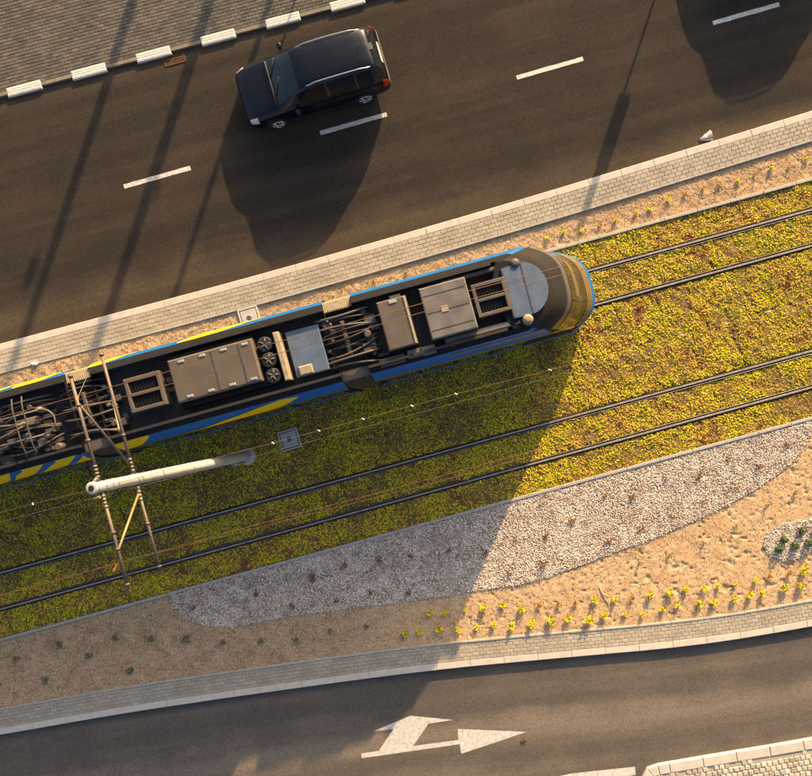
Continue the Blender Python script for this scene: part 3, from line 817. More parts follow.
# ---------------------------------------------------------------- plants
def leaf_cloud(mb, n, rad, z0, z1, size, r, droop=0.4):
    """n small bent leaves spread through a crown"""
    for _ in range(n):
        a = r.random() * 6.283; q = rad * math.sqrt(r.random()); z = z0 + (z1 - z0) * r.random() * (1.15 - 0.5 * (q / rad) ** 2)
        c = Vector((q * math.cos(a), q * math.sin(a), z))
        d = Vector((math.cos(a) + r.uniform(-.7, .7), math.sin(a) + r.uniform(-.7, .7), r.uniform(-droop, 0.7))).normalized()
        s = d.cross(Vector((0, 0, 1)))
        s = (s.normalized() if s.length > 0.01 else Vector((1, 0, 0))) * size * r.uniform(0.3, 0.5)
        l = size * r.uniform(0.7, 1.3)
        up = Vector((0, 0, size * 0.15))
        mb.add([c - d * l * 0.5, c + s + up, c + d * l * 0.5, c - s + up], [(0, 1, 2, 3)])
def plant_mesh(seed, n, rad, z0, z1, size, stems, leafmat, thin=0.004):
    r = random.Random(seed); st = MB()
    for k in range(stems):
        a = r.random() * 6.283; q = rad * r.uniform(0.2, 0.8)
        st.tube([(0, 0, -0.03), (q * 0.4 * math.cos(a), q * 0.4 * math.sin(a), z1 * 0.5), (q * math.cos(a), q * math.sin(a), z1 * r.uniform(0.7, 1.0))], [thin, thin * 0.8, thin * 0.4], 5, False)
    ns = len(st.f)
    lobes = [(0.0, 0.0, 0.75)] + [(rad * 0.65 * math.cos(a_), rad * 0.65 * math.sin(a_), r.uniform(0.35, 0.62)) for a_ in [r.random() * 6.28 for _ in range(4)]]
    for lx, ly, ls in lobes:
        o_ = len(st.v); leaf_cloud(st, max(4, int(n * ls / 2.6)), rad * ls, z0, z0 + (z1 - z0) * r.uniform(0.6, 1.1), size, r)
        st.v[o_:] = [(a_ + lx, b_ + ly, c_) for a_, b_, c_ in st.v[o_:]]
    me = st.mesh('plant'); me.materials.append(M['twig']); me.materials.append(M[leafmat]); me.materials.append(M['oliveleaf'])
    me.polygons.foreach_set('material_index', [0] * ns + [2 if r.random() < 0.22 else 1 for _ in range(len(me.polygons) - ns)])
    return me
def plant(name, me, px, py, z, label, cat, group, s=1.0):
    x, y, _ = W(px, py, z)
    o = bpy.data.objects.new(name, me); COL.objects.link(o)
    o.location = (x, y, z); o.rotation_euler = (0, 0, random.uniform(0, 6.28)); o.scale = (s, s, s * random.uniform(0.9, 1.1))
    return tag(o, label, cat, group)
YM = [plant_mesh(i, 95, 0.115, 0.04, 0.16, 0.058, 6, 'yleaf') for i in range(5)]
OM = [plant_mesh(20 + i, 70, 0.10, 0.04, 0.15, 0.055, 6, 'oleaf') for i in range(3)]
row1 = [(430, 613, 0.85), (444.5, 613, 0.65), (466, 609.6, 0.65), (483.6, 607.6, 1.0), (502, 604.8, 1.0), (522, 608, 1.05), (539, 605, -0.8), (558, 604.5, -0.85), (575, 603, -0.8), (595, 599.7, 0.9), (614, 599, 0.8), (632, 597, -0.75), (650.6, 594, 1.05), (669, 592.6, 1.05), (685.4, 589, 0.85), (704, 587.5, 0.9), (718, 585.5, 0.8), (735, 584, 0.8), (755, 579, 0.9), (769, 576, -0.85), (788, 572, -0.9), (803, 570, 1.05)]
row2 = [(404.6, 633, 0.9), (420, 631, 0.85), (439.7, 629, 1.1), (458.4, 629, 0.8), (477, 627.4, 0.8), (493.5, 625, 0.8), (512, 625, 0.9), (530.6, 623, 1.05), (550.5, 620, 1.0), (568.6, 618, 0.95), (588, 619.5, 1.15), (604, 615, 1.1), (624.5, 614, 0.7), (642, 614.7, 0.75), (661.6, 608.7, 0.85), (677, 605, 0.75), (699, 603, 0.8), (714, 601, 0.95), (734, 598, 1.05), (750, 594.6, 0.95), (762, 592.6, 0.8), (784, 587.5, 0.95), (799, 585, 1.15)]
for nm, row in (('upper', row1), ('lower', row2)):
    for i, (x, y, s) in enumerate(row):
        c = 'orange' if s < 0 else 'yellow'
        side = 'farthest from' if nm == 'upper' else 'nearest'
        plant('low_shrub', random.choice(OM if s < 0 else YM), x, y, BED_Z, 'small %s shrub, %s from the left in the row %s the lower kerb' % (c, ORD[i], side), 'shrub', 'shrubs in two rows along the lower bed', abs(s) * random.uniform(0.8, 1.08))
nrow = [(547, 238.5, 1), (563, 232, 1), (581, 230, 1), (600, 225, -1), (615, 220, 1), (635, 213, 1), (649, 209, 1.1), (669, 199, 1.2), (684, 194, -1), (703, 188.6, -1), (719, 184, -0.9), (737.6, 182, 1), (755, 174, -0.9), (771.5, 166.5, 1.1), (788, 168, -0.8), (805.6, 158.5, 1)]
for i, (x, y, s) in enumerate(nrow):
    c = 'orange-brown' if s < 0 else 'yellow'
    plant('young_shrub', random.choice(OM if s < 0 else YM), x, y, 0.065, 'tiny %s shrub, %s from the tram nose in the narrow upper bed' % (c, ORD[i]), 'shrub', 'young shrubs in the upper bed', abs(s) * 0.65)
GM = [plant_mesh(40 + i, 30, 0.09, 0.03, 0.17, 0.045, 7, 'oliveleaf') for i in range(3)]
for i, (x, y) in enumerate([(638.6, 563.6), (669, 556), (703, 543), (734, 527), (766, 506), (794.5, 492)]):
    plant('sapling', random.choice(GM), x, y, BED_Z, 'thin olive sapling on open sand, %s from the left in the sunlit diagonal row' % ORD[i], 'sapling', 'saplings on the sand', 0.85)
BM = [plant_mesh(50 + i, 34, 0.11, 0.02, 0.10, 0.06, 5, 'bleaf') for i in range(3)]
for i, (x, y, s) in enumerate([(0, 684.6, .8), (17.6, 658, .9), (46, 679, .9), (58.6, 645.5, 1.0), (90, 655, 1.0), (116, 636.5, .9), (129.5, 669.6, 1.05), (153, 639, .9), (187.5, 640, 1.1), (224, 641.6, .9), (261, 639.6, .85), (296, 639, .9), (330.6, 631, .8), (366, 626, .7)]):
    plant('grey_green_tuft', random.choice(BM), x, y, BED_Z, 'grey-green tuft in the shaded grit, %s counted from the left edge' % ORD[i], 'plant', 'tufts in the shaded grit', s)
RM = [plant_mesh(60 + i, 20, 0.12, 0.02, 0.11, 0.06, 6, 'rleaf', 0.005) for i in range(4)]
reds = sorted([(192.6, 608), (257, 592), (293, 606), (313, 578), (337, 599.7), (344, 566.5), (371, 591), (378, 560), (406.7, 592), (411.7, 556.5), (450, 551), (484, 552), (515, 540), (510, 573), (571, 520), (546, 535), (541, 563), (607, 541), (604.5, 495), (633, 496), (672, 517), (642, 528), (665, 479), (700.5, 473.5), (703, 501.5), (735, 487), (728, 459), (757, 467), (788, 445)])
for i, (x, y) in enumerate(reds):
    plant('bare_seedling', random.choice(RM), x, y, GZ + 0.01, 'rust-brown seedling on the white gravel, %s counted from the left' % ORD[i], 'seedling', 'seedlings on the white gravel', random.uniform(0.7, 1.1))
def ball_mesh(seed):
    r = random.Random(seed); mb = MB()
    for _ in range(170):
        d = Vector((r.gauss(0, 1), r.gauss(0, 1), r.gauss(0, 1))).normalized(); q = 0.115 * r.uniform(0.72, 1.05)
        c = d * q + Vector((0, 0, 0.11)); s = d.orthogonal().normalized(); s.rotate(Matrix.Rotation(r.random() * 6.28, 3, d)); t = d.cross(s)
        mb.add([c - s * .03, c + t * .016 + d * .01, c + s * .03 + d * .012, c - t * .016 + d * .01], [(0, 1, 2, 3)])
    me = mb.mesh('ball'); me.materials.append(M['gleaf']); return me
BL = [ball_mesh(i) for i in range(3)]
for i, (x, y) in enumerate([(777.5, 548.5), (783, 539), (794, 545), (801, 530), (807.5, 542), (816, 528)]):
    plant('ball_shrub', random.choice(BL), x, y, GZ, 'clipped dark green ball shrub on the small gravel patch, %s from the left' % ORD[i], 'shrub', 'ball shrubs on the small gravel patch', 0.95)
WM = [plant_mesh(80 + i, 26, 0.10, 0.01, 0.06, 0.05, 3, 'oliveleaf') for i in range(2)]
for i, (x, y) in enumerate([(341, 290), (374, 283), (224, 311), (182, 319), (60, 367), (300, 300), (407, 274), (28, 384)]):
    plant('weed', random.choice(WM), x, y, 0.08, 'low weed between the tram and the upper pavement near the %s' % ['front bellows', 'front roof box', 'pale cable pit', 'long roof casing', 'rear bellows', 'cable pit and bellows', 'light grey roof box', 'left edge of the photo'][i], 'weed', 'weeds beside the tram', 0.6)

# ---------------------------------------------------------------- tram
TL = (0, 0, 0)
tram = root('tram', TF(0, VT, 0), 'blue and yellow low-floor tram with dark equipment on its roof', 'tram', None, TH)
DZ = 0.22                             # the roof fittings are set out at z and stand DZ higher
def LT(px, py, z):                    # photo point at roof height z -> the tram's own frame
    u, v = UV(px, py, z + DZ); return (u, v - VT)
def tbox(px4, z0, z1):
    """photo corners NW NE SE SW of a box top at z1 -> extents in the tram's frame"""
    q = [LT(x, y, z1) for x, y in px4]
    return ((q[0][0] + q[3][0]) / 2, (q[1][0] + q[2][0]) / 2, (q[2][1] + q[3][1]) / 2, (q[0][1] + q[1][1]) / 2)
NOSE = UV(594, 299, 0.6)[0]
A0 = LT(350, 297, 3.2)[0]; B1 = LT(322, 304, 3.2)[0]
B0 = LT(91, 367, 3.2)[0]; C1 = LT(65, 374, 3.2)[0]; C0 = C1 - 7.5
# wall levels: (z, half width, how far the front stands back)
LEV = [(0.22, 1.12, 0.16), (0.45, 1.165, 0.03), (0.70, 1.18, 0.0), (1.02, 1.18, 0.02), (1.10, 1.17, 0.10), (1.25, 1.175, 0.24), (1.7, 1.175, 0.50), (2.2, 1.172, 0.70), (2.70, 1.17, 0.92), (2.98, 1.165, 1.06), (3.22, 1.10, 1.24), (3.46, 1.0, 1.52), (3.555, 0.87, 1.86)]
def lev(z):
    zs = [l[0] for l in LEV]
    return np.interp(z, zs, [l[1] for l in LEV]), np.interp(z, zs, [l[2] for l in LEV])
def shell_pt(z, y01, end, front, out=0.0):
    """point of the wall: y01 in [-1,1] across the nose (front) at height z, pushed out a little"""
    w, f = lev(z); y = y01 * (w + out)
    depth = 0.85
    return (end - f - depth * abs(y01) ** 3.2 + (out if front else 0), y, z)
def wallband(z0, z1, a, b, side, nz=4, front=False, out=0.0, ns=None):
    rows = []
    for z in np.linspace(z0, z1, nz):
        w, f = lev(z)
        ns_ = ns or 2
        rows.append([(s, side * (w + out), z) for s in np.linspace(a, b, ns_)])
    if side > 0: rows = rows[::-1]
    mb = MB(); mb.grid(rows); return mb
def noseband(z0, z1, y0, y1, nz=6, ny=24, out=0.0):
    zs = sorted(set([round(float(z), 4) for z in np.linspace(z0, z1, nz)] + [l[0] for l in LEV if z0 < l[0] < z1]))
    rows = [[shell_pt(z, q, NOSE, True, out) for q in np.linspace(y0, y1, ny)] for z in zs]
    mb = MB(); mb.grid(rows); return mb
SEG = [('front', A0, NOSE), ('middle', B0, B1), ('rear', C0, C1)]
SIDE_END = NOSE - 0.85 - 1.0
for sname, a, b in SEG:
    isf = sname == 'front'
    def wall(name, z0, z1, m, nz):
        mb = MB()
        for sd in (1, -1):
            for q0, q1 in zip(np.linspace(z0, z1, nz)[:-1], np.linspace(z0, z1, nz)[1:]):
                pass
            w_ = wallband(z0, z1, a, (NOSE - 0.85 - 1.86 if isf else b), sd, nz)
            o_ = len(mb.v); mb.v += w_.v; mb.f += [tuple(i + o_ for i in f) for f in w_.f]; mb.sm += w_.sm
        if isf:
            for sd in (1, -1):           # wall between the straight part and the rounded nose
                rows = []
                for z in np.linspace(z0, z1, nz):
                    w, f = lev(z); rows.append([(s, sd * w, z) for s in np.linspace(NOSE - 0.85 - 1.86, NOSE - f - 0.85, 4)])
                if sd > 0: rows = rows[::-1]
                mb.grid(rows)
            w_ = noseband(z0, z1, -1, 1, nz, 30)
            o_ = len(mb.v); mb.v += w_.v; mb.f += [tuple(i + o_ for i in f) for f in w_.f]; mb.sm += w_.sm
        return part(tram, name, mb, m)
    wall('skirt', 0.22, 1.11, 'blue', 12)
    wall('window_band', 1.11, 2.84, 'tramdark', 8)
    wall('cantrail', 2.84, 3.46, 'blue', 7)
    wall('roof_edge', 3.46, 3.555, 'tramdark', 3)
    # ends
    for e in ([a] if isf else [a, b]):
        mb = MB(); pts = [(w, z) for z, w, _ in LEV]
        mb.add([(e, w, z) for w, z in pts] + [(e, -w, z) for w, z in pts[::-1]], [tuple(range(2 * len(pts)))]); part(tram, 'end_wall', mb, 'tramdark')
    # roof well: floor and inner walls
    rf = NOSE - 2.35 if isf else b
    mb = MB(); mb.box(a + 0.02, rf, -0.86, 0.86, 2.9, 3.06); part(tram, 'roof_floor', mb, 'roofblack')
    mb = MB()
    for sd in (1, -1):
        y0, y1 = sorted((sd * 0.80, sd * 0.868)); mb.box(a + 0.02, rf - (0.5 if isf else 0), y0, y1, 3.0, 3.43)
    part(tram, 'roof_coaming', mb, 'roofblack')
    mb = MB(); mb.box(a + 0.1, (NOSE - 1.1 if isf else b - 0.1), -1.0, 1.0, 0.15, 0.35); part(tram, 'underframe', mb, 'trim')
    # side windows
    n = 4; wl = (min(b, NOSE - 2.2) - a - 0.3) / n
    for sd in (1, -1):
        for k in range(n):
            part(tram, 'side_window', wallband(1.2, 2.66, a + 0.2 + k * wl, a + 0.2 + (k + 1) * wl - 0.12, sd, 5, out=0.006), 'glass')
        # thin yellow line under the band
        mb = wallband(2.80, 2.86, a, min(b, NOSE - 2.4), sd, 2, out=0.008)
        part(tram, 'yellow_line', mb, 'yellow')
# windscreen, display, lamps, wiper
part(tram, 'windscreen', noseband(1.30, 2.80, -0.93, 0.93, 10, 26, 0.008), 'cabglass')
part(tram, 'windscreen_band', noseband(1.13, 1.40, -0.88, 0.88, 5, 30, 0.016), 'amber')
part(tram, 'destination_display', noseband(2.02, 2.36, -0.30, 0.58, 4, 12, 0.014), 'amber')
part(tram, 'front_fascia', noseband(2.78, 3.556, -0.94, 0.94, 14, 40, 0.024), 'fascia')
part(tram, 'fascia_highlight', noseband(2.88, 3.08, -0.92, 0.92, 5, 40, 0.030), 'tramgrey')  # lighter grey strip, a highlight painted onto the fascia
for sd in (1, -1):
    part(tram, 'headlight', noseband(0.62, 0.80, sd * 0.62 - 0.12, sd * 0.62 + 0.12, 3, 8, 0.012), 'headlamp')
# cab roof: a closing cap over the front
rows = []
for i, k in enumerate(np.linspace(1, 0, 7)):
    z = 3.335 + 0.03 * (1 - k)
    r_ = [(NOSE - 1.86 - 0.85 * abs(q) ** 3.2 * k - (1 - k) * 1.05, q * 0.87 * (0.45 + 0.55 * k) if k < 1 else q * 0.87, z) for q in np.linspace(-1, 1, 21)]
    rows.append(r_)
mb = MB(); mb.grid(rows); part(tram, 'cab_roof', mb, 'tramdark')
q = tbox([(505, 268), (528, 262), (541, 312), (517, 318)], 3, 3.42)
mb = MB()
cx0, cx1 = LT(506, 290, 3.4)[0], LT(549, 288, 3.4)[0]
outl = [(cx0, -0.62), (cx0 + 0.45, -0.64)] + [(cx0 + 0.45 + (cx1 - cx0 - 0.45) * math.cos(t_), 0.02 + 0.66 * math.sin(t_)) for t_ in np.linspace(-1.45, 1.45, 17)] + [(cx0 + 0.45, 0.68), (cx0, 0.64)]
mb.prism(outl, 3.05, 3.40)
ch = part(tram, 'cab_roof_panel', mb, 'paleblue')
mb = MB(); mb.box(cx0 + 0.50, cx0 + 0.53, -0.62, 0.66, 3.395, 3.412); mb.box(cx0 + 0.02, cx0 + 0.05, -0.6, 0.62, 3.395, 3.41); link('panel_seam', mb.mesh('panel_seam'), 'tramgrey', ch)
# side gutters painted dark, light grey ledges and round lamps near the cab
def rbox(name, px4, z0, z1, m, bev=0.03, parent=tram):
    u0, u1, t0, t1 = tbox(px4, z0, z1)
    mb = MB(); mb.box(u0, u1, t0, t1, z0, z1, bev)
    return link(name, mb.mesh(name), m, parent), (u0, u1, t0, t1)
for px, py, m, rr in ((515, 263, 'tramgrey', 0.13), (528, 319, 'cream', 0.14)):
    x, y = LT(px, py, 3.4); mb = MB(); mb.lathe([(rr, 3.05), (rr, 3.36), (rr * 0.8, 3.43), (rr * 0.3, 3.45)], 20, (x, y, 0)); part(tram, 'antenna_dome', mb, m)
x0, y0 = LT(440, 280, 3.3); x1, y1 = LT(512, 262, 3.3)
mb = MB(); mb.box(x0, x1 - 0.15, 0.66, 0.76, 3.05, 3.33, 0.02); part(tram, 'cable_duct', mb, 'tramgrey')
x0, _ = LT(446, 345, 3.3); x1, _ = LT(526, 324, 3.3)
mb = MB(); mb.box(x0, x1 - 0.1, -0.79, -0.64, 3.05, 3.34, 0.03); part(tram, 'cable_duct', mb, 'lightgrey')

def louvre_unit(px4, z1, frame_m):
    """a framed unit with two sunk dark grilles"""
    u0, u1, t0, t1 = tbox(px4, 3.05, z1)
    mb = MB(); b = 0.09; tm = (t0 + t1) / 2
    for a_, b_, c_, d_ in ((u0, u1, t0, t0 + b), (u0, u1, t1 - b, t1), (u0, u0 + b, t0 + b, t1 - b), (u1 - b, u1, t0 + b, t1 - b), (u0 + b, u1 - b, tm - 0.04, tm + 0.04)):
        mb.box(a_, b_, c_, d_, 3.05, z1, 0.012)
    fr = part(tram, 'ventilation_unit', mb, frame_m)
    for c_, d_ in ((t0 + b, tm - 0.04), (tm + 0.04, t1 - b)):
        gm = MB(); gm.box(u0 + b, u1 - b, c_, d_, 3.05, z1 - 0.10)
        gr = link('grille', gm.mesh('grille'), 'roofblack', fr)
        sl = MB(); k = u0 + b + 0.05
        while k < u1 - b - 0.03:
            sl.box(k, k + 0.022, c_ + 0.01, d_ - 0.01, z1 - 0.10, z1 - 0.055); k += 0.075
        link('grille_bar', sl.mesh('grille_bar'), 'tramdark', fr)
louvre_unit([(470.5, 285), (503.7, 276.6), (512, 308.7), (479, 318.5)], 3.45, 'tan')
bx1, ex = rbox('converter_box', [(419, 288), (465, 277), (478, 328), (431, 340)], 3.05, 3.58, 'lightgrey')
x, y = LT(444.6, 308.7, 3.59); mb = MB(); mb.box(x - .085, x + .085, y - .075, y + .075, 3.57, 3.592, 0.005); link('warning_label', mb.mesh('warning_label'), 'cream', bx1)
mb = MB()
for k in range(3):
    yy = ex[2] + (k + 0.5) * (ex[3] - ex[2]) / 3
    mb.box(ex[0] + 0.06, ex[1] - 0.06, yy - 0.008, yy + 0.008, 3.57, 3.588)
link('lid_seam', mb.mesh('lid_seam'), 'tramgrey', bx1)
bx2, ex2 = rbox('resistor_box', [(376, 303), (405, 294.5), (418, 343), (389, 351.5)], 3.05, 3.52, 'tan')
mb = MB(); mb.box(ex2[1] - 0.07, ex2[1] - 0.02, ex2[2] + 0.02, ex2[3] - 0.02, 3.51, 3.545, 0.01); link('lid_strap', mb.mesh('lid_strap'), 'cream', bx2)
mb = MB(); mb.box(ex2[0] + 0.3, ex2[0] + 0.5, ex2[3] - 0.12, ex2[3] - 0.04, 3.51, 3.54, 0.01); link('lid_handle', mb.mesh('lid_handle'), 'galv', bx2)
# boxes on the south edge near the big boxes
for p4, m, zt in (([(406, 351), (420, 347), (423, 355), (409, 359)], 'lightgrey', 3.36), ([(420, 348), (434, 344), (437, 352), (424, 356)], 'lightgrey', 3.38), ([(379, 360), (404, 353), (406, 361), (381, 368)], 'tramgrey', 3.34), ([(388, 296), (400, 293), (401, 298), (390, 301)], 'tramgrey', 3.4)):
    rbox('junction_box', p4, 3.05, zt, m, 0.02)
# middle section
plate, ep = rbox('pale_roof_plate', [(285, 331), (319, 325), (329, 370), (296, 378)], 3.05, 3.30, 'paleblue', 0.02)
mb = MB(); mb.box(ep[0] + 0.1, ep[0] + 0.45, ep[2] + 0.02, ep[2] + 0.26, 3.29, 3.36, 0.03); link('plate_block', mb.mesh('plate_block'), 'cream', plate)
rbox('cross_beam', [(272, 333), (277.5, 331), (290.5, 379), (285, 381)], 3.05, 3.50, 'cream', 0.02)
cas, ec = rbox('long_casing', [(166, 361), (251, 338), (263, 381), (178, 403)], 3.05, 3.50, 'tan', 0.04)
mb = MB()
for k in (1, 2):
    xx = ec[0] + (ec[1] - ec[0]) * (0.52 if k == 1 else 0.84); mb.box(xx - 0.03, xx + 0.03, ec[2] + 0.05, ec[3] - 0.05, 3.49, 3.512, 0.004)
link('casing_strap', mb.mesh('casing_strap'), 'tramgrey', cas)
mb = MB()
for k in range(4):
    xx = ec[0] + (ec[1] - ec[0]) * (0.12 + 0.25 * k)
    for yy in (ec[2] + 0.07, ec[3] - 0.13): mb.box(xx, xx + 0.16, yy, yy + 0.06, 3.49, 3.52, 0.01)
link('casing_clasp', mb.mesh('casing_clasp'), 'galv', cas)
mb = MB(); mb.box(ec[0], ec[1] + 0.3, ec[2] - 0.15, ec[2] - 0.01, 3.05, 3.32, 0.02); part(tram, 'casing_ledge', mb, 'tramdark')
mb = MB(); mb.box(ec[0], ec[1], ec[3] + 0.01, ec[3] + 0.10, 3.05, 3.36, 0.02); part(tram, 'casing_ledge', mb, 'tramdark')
louvre_unit([(122, 380), (157, 370.5), (168, 404), (132, 413)], 3.45, 'tan')
rr = random.Random(4)
def clutter(u0, u1, t0, t1, n, seed, mats=('tramgrey', 'roofblack', 'tan', 'hose', 'lightgrey', 'brownframe')):
    r = random.Random(seed)
    for k in range(n):
        x = r.uniform(u0, u1); y = r.uniform(t0, t1); a = r.uniform(0.05, 0.17); b = r.uniform(0.04, 0.12)
        mb = MB(); zt = 3.06 + r.uniform(0.08, 0.26)
        if r.random() < 0.45: mb.lathe([(a * 0.7, 3.05), (a * 0.7, zt), (a * 0.5, zt + 0.03)], 12, (x, y, 0))
        else: mb.box(x - a, x + a, y - b, y + b, 3.05, zt, 0.015)
        part(tram, 'roof_fitting', mb, r.choice(mats))
# fan section between the casing and the beam
fx0, fx1 = ec[1] + 0.05, ec[1] + 0.48
for yy in (-0.42, -0.02, 0.38):
    mb = MB(); mb.lathe([(0.19, 3.05), (0.19, 3.42), (0.165, 3.44)], 22, ((fx0 + fx1) / 2, yy, 0)); f_ = part(tram, 'roof_fan', mb, 'roofblack')
    mb = MB()
    for k in range(5):
        a = k * 1.2566; mb.tube([((fx0 + fx1) / 2, yy, 3.45), ((fx0 + fx1) / 2 + 0.15 * math.cos(a), yy + 0.15 * math.sin(a), 3.45)], 0.022, 5)
    link('fan_blade', mb.mesh('fan_blade'), 'tramgrey', f_)
def hoses(u0, u1, seed, n=9):
    r = random.Random(seed)
    for k in range(n):
        y0 = -0.68 + 1.36 * (k + 0.5) / n; y1 = y0 + r.uniform(-0.25, 0.25); zz = r.uniform(3.22, 3.42)
        bul = r.uniform(-0.18, 0.18); pts = []
        for q in np.linspace(0, 1, 13):
            pts.append((u0 + (u1 - u0) * q, y0 + (y1 - y0) * q + bul * math.sin(math.pi * q) * (1 if k % 2 else -1), 3.12 + (zz - 3.12) * math.sin(math.pi * q) ** 0.6))
        mb = MB(); mb.tube(pts, r.uniform(0.018, 0.034), 7); part(tram, 'roof_hose', mb, r.choice(['hose', 'brownframe', 'tramgrey', 'trim']))
def bellows(u0, u1):
    """folded gangway: wavy outer skin under a darker hood"""
    n = 29
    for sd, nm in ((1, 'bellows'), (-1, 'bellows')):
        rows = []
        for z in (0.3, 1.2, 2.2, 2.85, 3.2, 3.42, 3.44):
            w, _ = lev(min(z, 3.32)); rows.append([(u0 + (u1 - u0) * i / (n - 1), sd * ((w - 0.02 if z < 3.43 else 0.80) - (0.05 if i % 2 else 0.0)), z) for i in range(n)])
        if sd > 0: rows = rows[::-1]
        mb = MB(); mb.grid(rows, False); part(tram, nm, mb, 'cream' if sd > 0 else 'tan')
    mb = MB(); mb.box(u0, u1, -0.80, 0.80, 2.6, 3.16); part(tram, 'gangway_roof', mb, 'roofblack')
    mb = MB(); xm = (u0 + u1) / 2; mb.box(xm - 0.05, xm + 0.05, -0.42, 0.46, 2.95, 3.28, 0.02); part(tram, 'coupling_arm', mb, 'brownframe')
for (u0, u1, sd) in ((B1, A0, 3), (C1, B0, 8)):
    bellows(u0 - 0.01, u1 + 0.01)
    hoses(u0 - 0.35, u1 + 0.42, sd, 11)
clutter(A0 + 0.05, ex2[0] - 0.1, -0.66, 0.66, 14, 5)
clutter(ep[1] + 0.05, B1, -0.7, 0.7, 10, 6)
clutter(B0 + 0.05, LT(118, 390, 3.3)[0], -0.7, 0.7, 9, 7)
clutter(ex[1] + 0.02, ex[1] + 0.15, -0.5, 0.5, 3, 9)
clutter(LT(158, 385, 3.3)[0] + 0.12, ec[0] - 0.05, -0.6, 0.6, 2, 12)
# rear section: folded pantograph among insulators
px_end = LT(56, 420, 3.5)[0]
pan0 = px_end - 2.3
pg = MB()
for yy in (-0.34, 0.28):
    pg.tube([(pan0, yy, 3.50), (px_end - 0.35, yy, 3.50)], 0.022, 7)
arc = [(px_end - 0.35 + 0.33 * math.sin(t), -0.03 + 0.31 * math.cos(t), 3.50) for t in np.linspace(0, math.pi, 13)]
pg.tube(arc, 0.024, 7)
pg.tube([(pan0 + 0.2, -0.3, 3.48), (px_end - 0.6, 0.02, 3.56)], 0.028, 7); pg.tube([(pan0 + 0.2, 0.25, 3.48), (px_end - 0.6, 0.0, 3.56)], 0.028, 7)
pan = part(tram, 'pantograph', pg, 'brownframe')
for xo in (0.55, 0.80):
    mb = MB(); mb.tube([(px_end - 0.1 - xo, y, 3.62 - 0.10 * max(0, abs(y) - 0.45) / 0.3) for y in np.linspace(-0.75, 0.70, 15)], 0.02, 6); link('collector_strip', mb.mesh('collector_strip'), 'hose', pan)
for xo, yo in ((0.4, 0.3), (0.4, -0.36), (1.5, 0.3), (1.5, -0.36), (0.9, 0.05)):
    mb = MB(); mb.lathe([(0.06, 3.05), (0.09, 3.12), (0.05, 3.16), (0.09, 3.22), (0.05, 3.26), (0.08, 3.32), (0.05, 3.48)], 14, (px_end - xo, yo, 0)); part(tram, 'insulator', mb, 'insul')
clutter(C1 - 2.6, C1 - 0.5, -0.72, 0.66, 26, 15)
clutter(C0 + 0.3, C1 - 2.6, -0.6, 0.6, 10, 16)
hoses(C1 - 1.9, C1 - 0.45, 23, 9)
mb = MB(); mb.box(C0 + 0.5, C1 - 3.2, -0.62, 0.62, 3.05, 3.45, 0.04); part(tram, 'rear_casing', mb, 'tan')
# everything on the roof stands DZ higher than set out
for ch_ in tram.children:
    if ch_.name.split('.')[0] not in ('cantrail', 'roof_edge', 'front_fascia', 'fascia_highlight', 'yellow_line', 'gangway_roof') and min(v_.co.z for v_ in ch_.data.vertices) > 2.85: ch_.location.z = DZ
# livery: yellow wedges laid on the cantrail
def livery(side, pts, m='yellow', out=0.008):
    """pts: (photo x, w0, w1): the stripe's lower and upper edge at that place, 0 bottom to 1 top of the cantrail"""
    Z0, Z1 = 2.84, 3.46
    rows = [[] for _ in range(6)]
    xs_ = np.linspace(pts[0][0], pts[-1][0], 16); P0 = [p[0] for p in pts][::-1]
    pts = [(x_, float(np.interp(x_, P0, [p[1] for p in pts][::-1])), float(np.interp(x_, P0, [p[2] for p in pts][::-1]))) for x_ in xs_]
    for px, w0, w1 in pts:
        # where along the tram this photo x meets the cantrail
        w_, _ = lev(3.15)
        # solve u for lateral position t = side*w_
        t_ = side * w_ + VT
        X = (px - NX) * (H - 3.15) / H / PXM
        u = (X + t_ * ST) / CT
        for k, w in enumerate(np.linspace(w0, w1, 6)):
            z = Z0 + (Z1 - Z0) * w; hw, _f = lev(z); rows[k].append((u, side * (hw + out), z + out * 0.7))
    if side > 0: rows = rows[::-1]
    mb = MB(); mb.grid(rows); return part(tram, 'livery_stripe', mb, m)
livery(1, [(265, 0.30, 0.32), (240, 0.1, 0.75), (220, 0.05, 0.95), (196, 0.45, 1.0), (180, 0.85, 0.95)])
livery(1, [(136, 0.30, 0.34), (120, 0.1, 0.8), (104, 0.0, 1.0), (96, 0.0, 1.0), (92, 0.1, 1.0)])
livery(1, [(60, 0.4, 0.5), (45, 0.05, 1.0), (30, 0.2, 1.0), (18, 0.7, 1.0)])
livery(1, [(26, 0.1, 0.2), (10, 0.0, 0.7), (-10, 0.0, 1.0), (-60, 0.0, 1.0)])
livery(-1, [(300, 0.75, 0.8), (285, 0.35, 0.95), (265, 0.1, 0.8), (230, 0.02, 0.5), (200, 0.0, 0.22), (175, 0.0, 0.05)])
livery(-1, [(154, 0.85, 1.0), (140, 0.3, 1.0), (124, 0.02, 0.98), (120, 0.0, 0.98)])
livery(-1, [(88, 0.02, 0.98), (60, 0.02, 0.98), (-60, 0.02, 0.98), (-190, 0.02, 0.98)])
for xr, xl in ((86, 62), (54, 29), (21, 4), (-10, -30)):
    livery(-1, [(min(xr + 8, 88), 0.86, 0.98), (xr - 3, 0.62, 0.97), (xr * 0.5 + xl * 0.5, 0.30, 0.62), (xl + 2, 0.02, 0.22), (xl - 8, 0.02, 0.05)], 'blue', 0.014)
livery(-1, [(575, 0.05, 0.35), (540, 0.0, 0.12), (500, 0.0, 0.10), (440, 0.0, 0.09), (376, 0.0, 0.09)])
livery(-1, [(545, 0.55, 0.85), (520, 0.62, 0.80), (480, 0.66, 0.80), (450, 0.72, 0.80)], 'lightgrey')

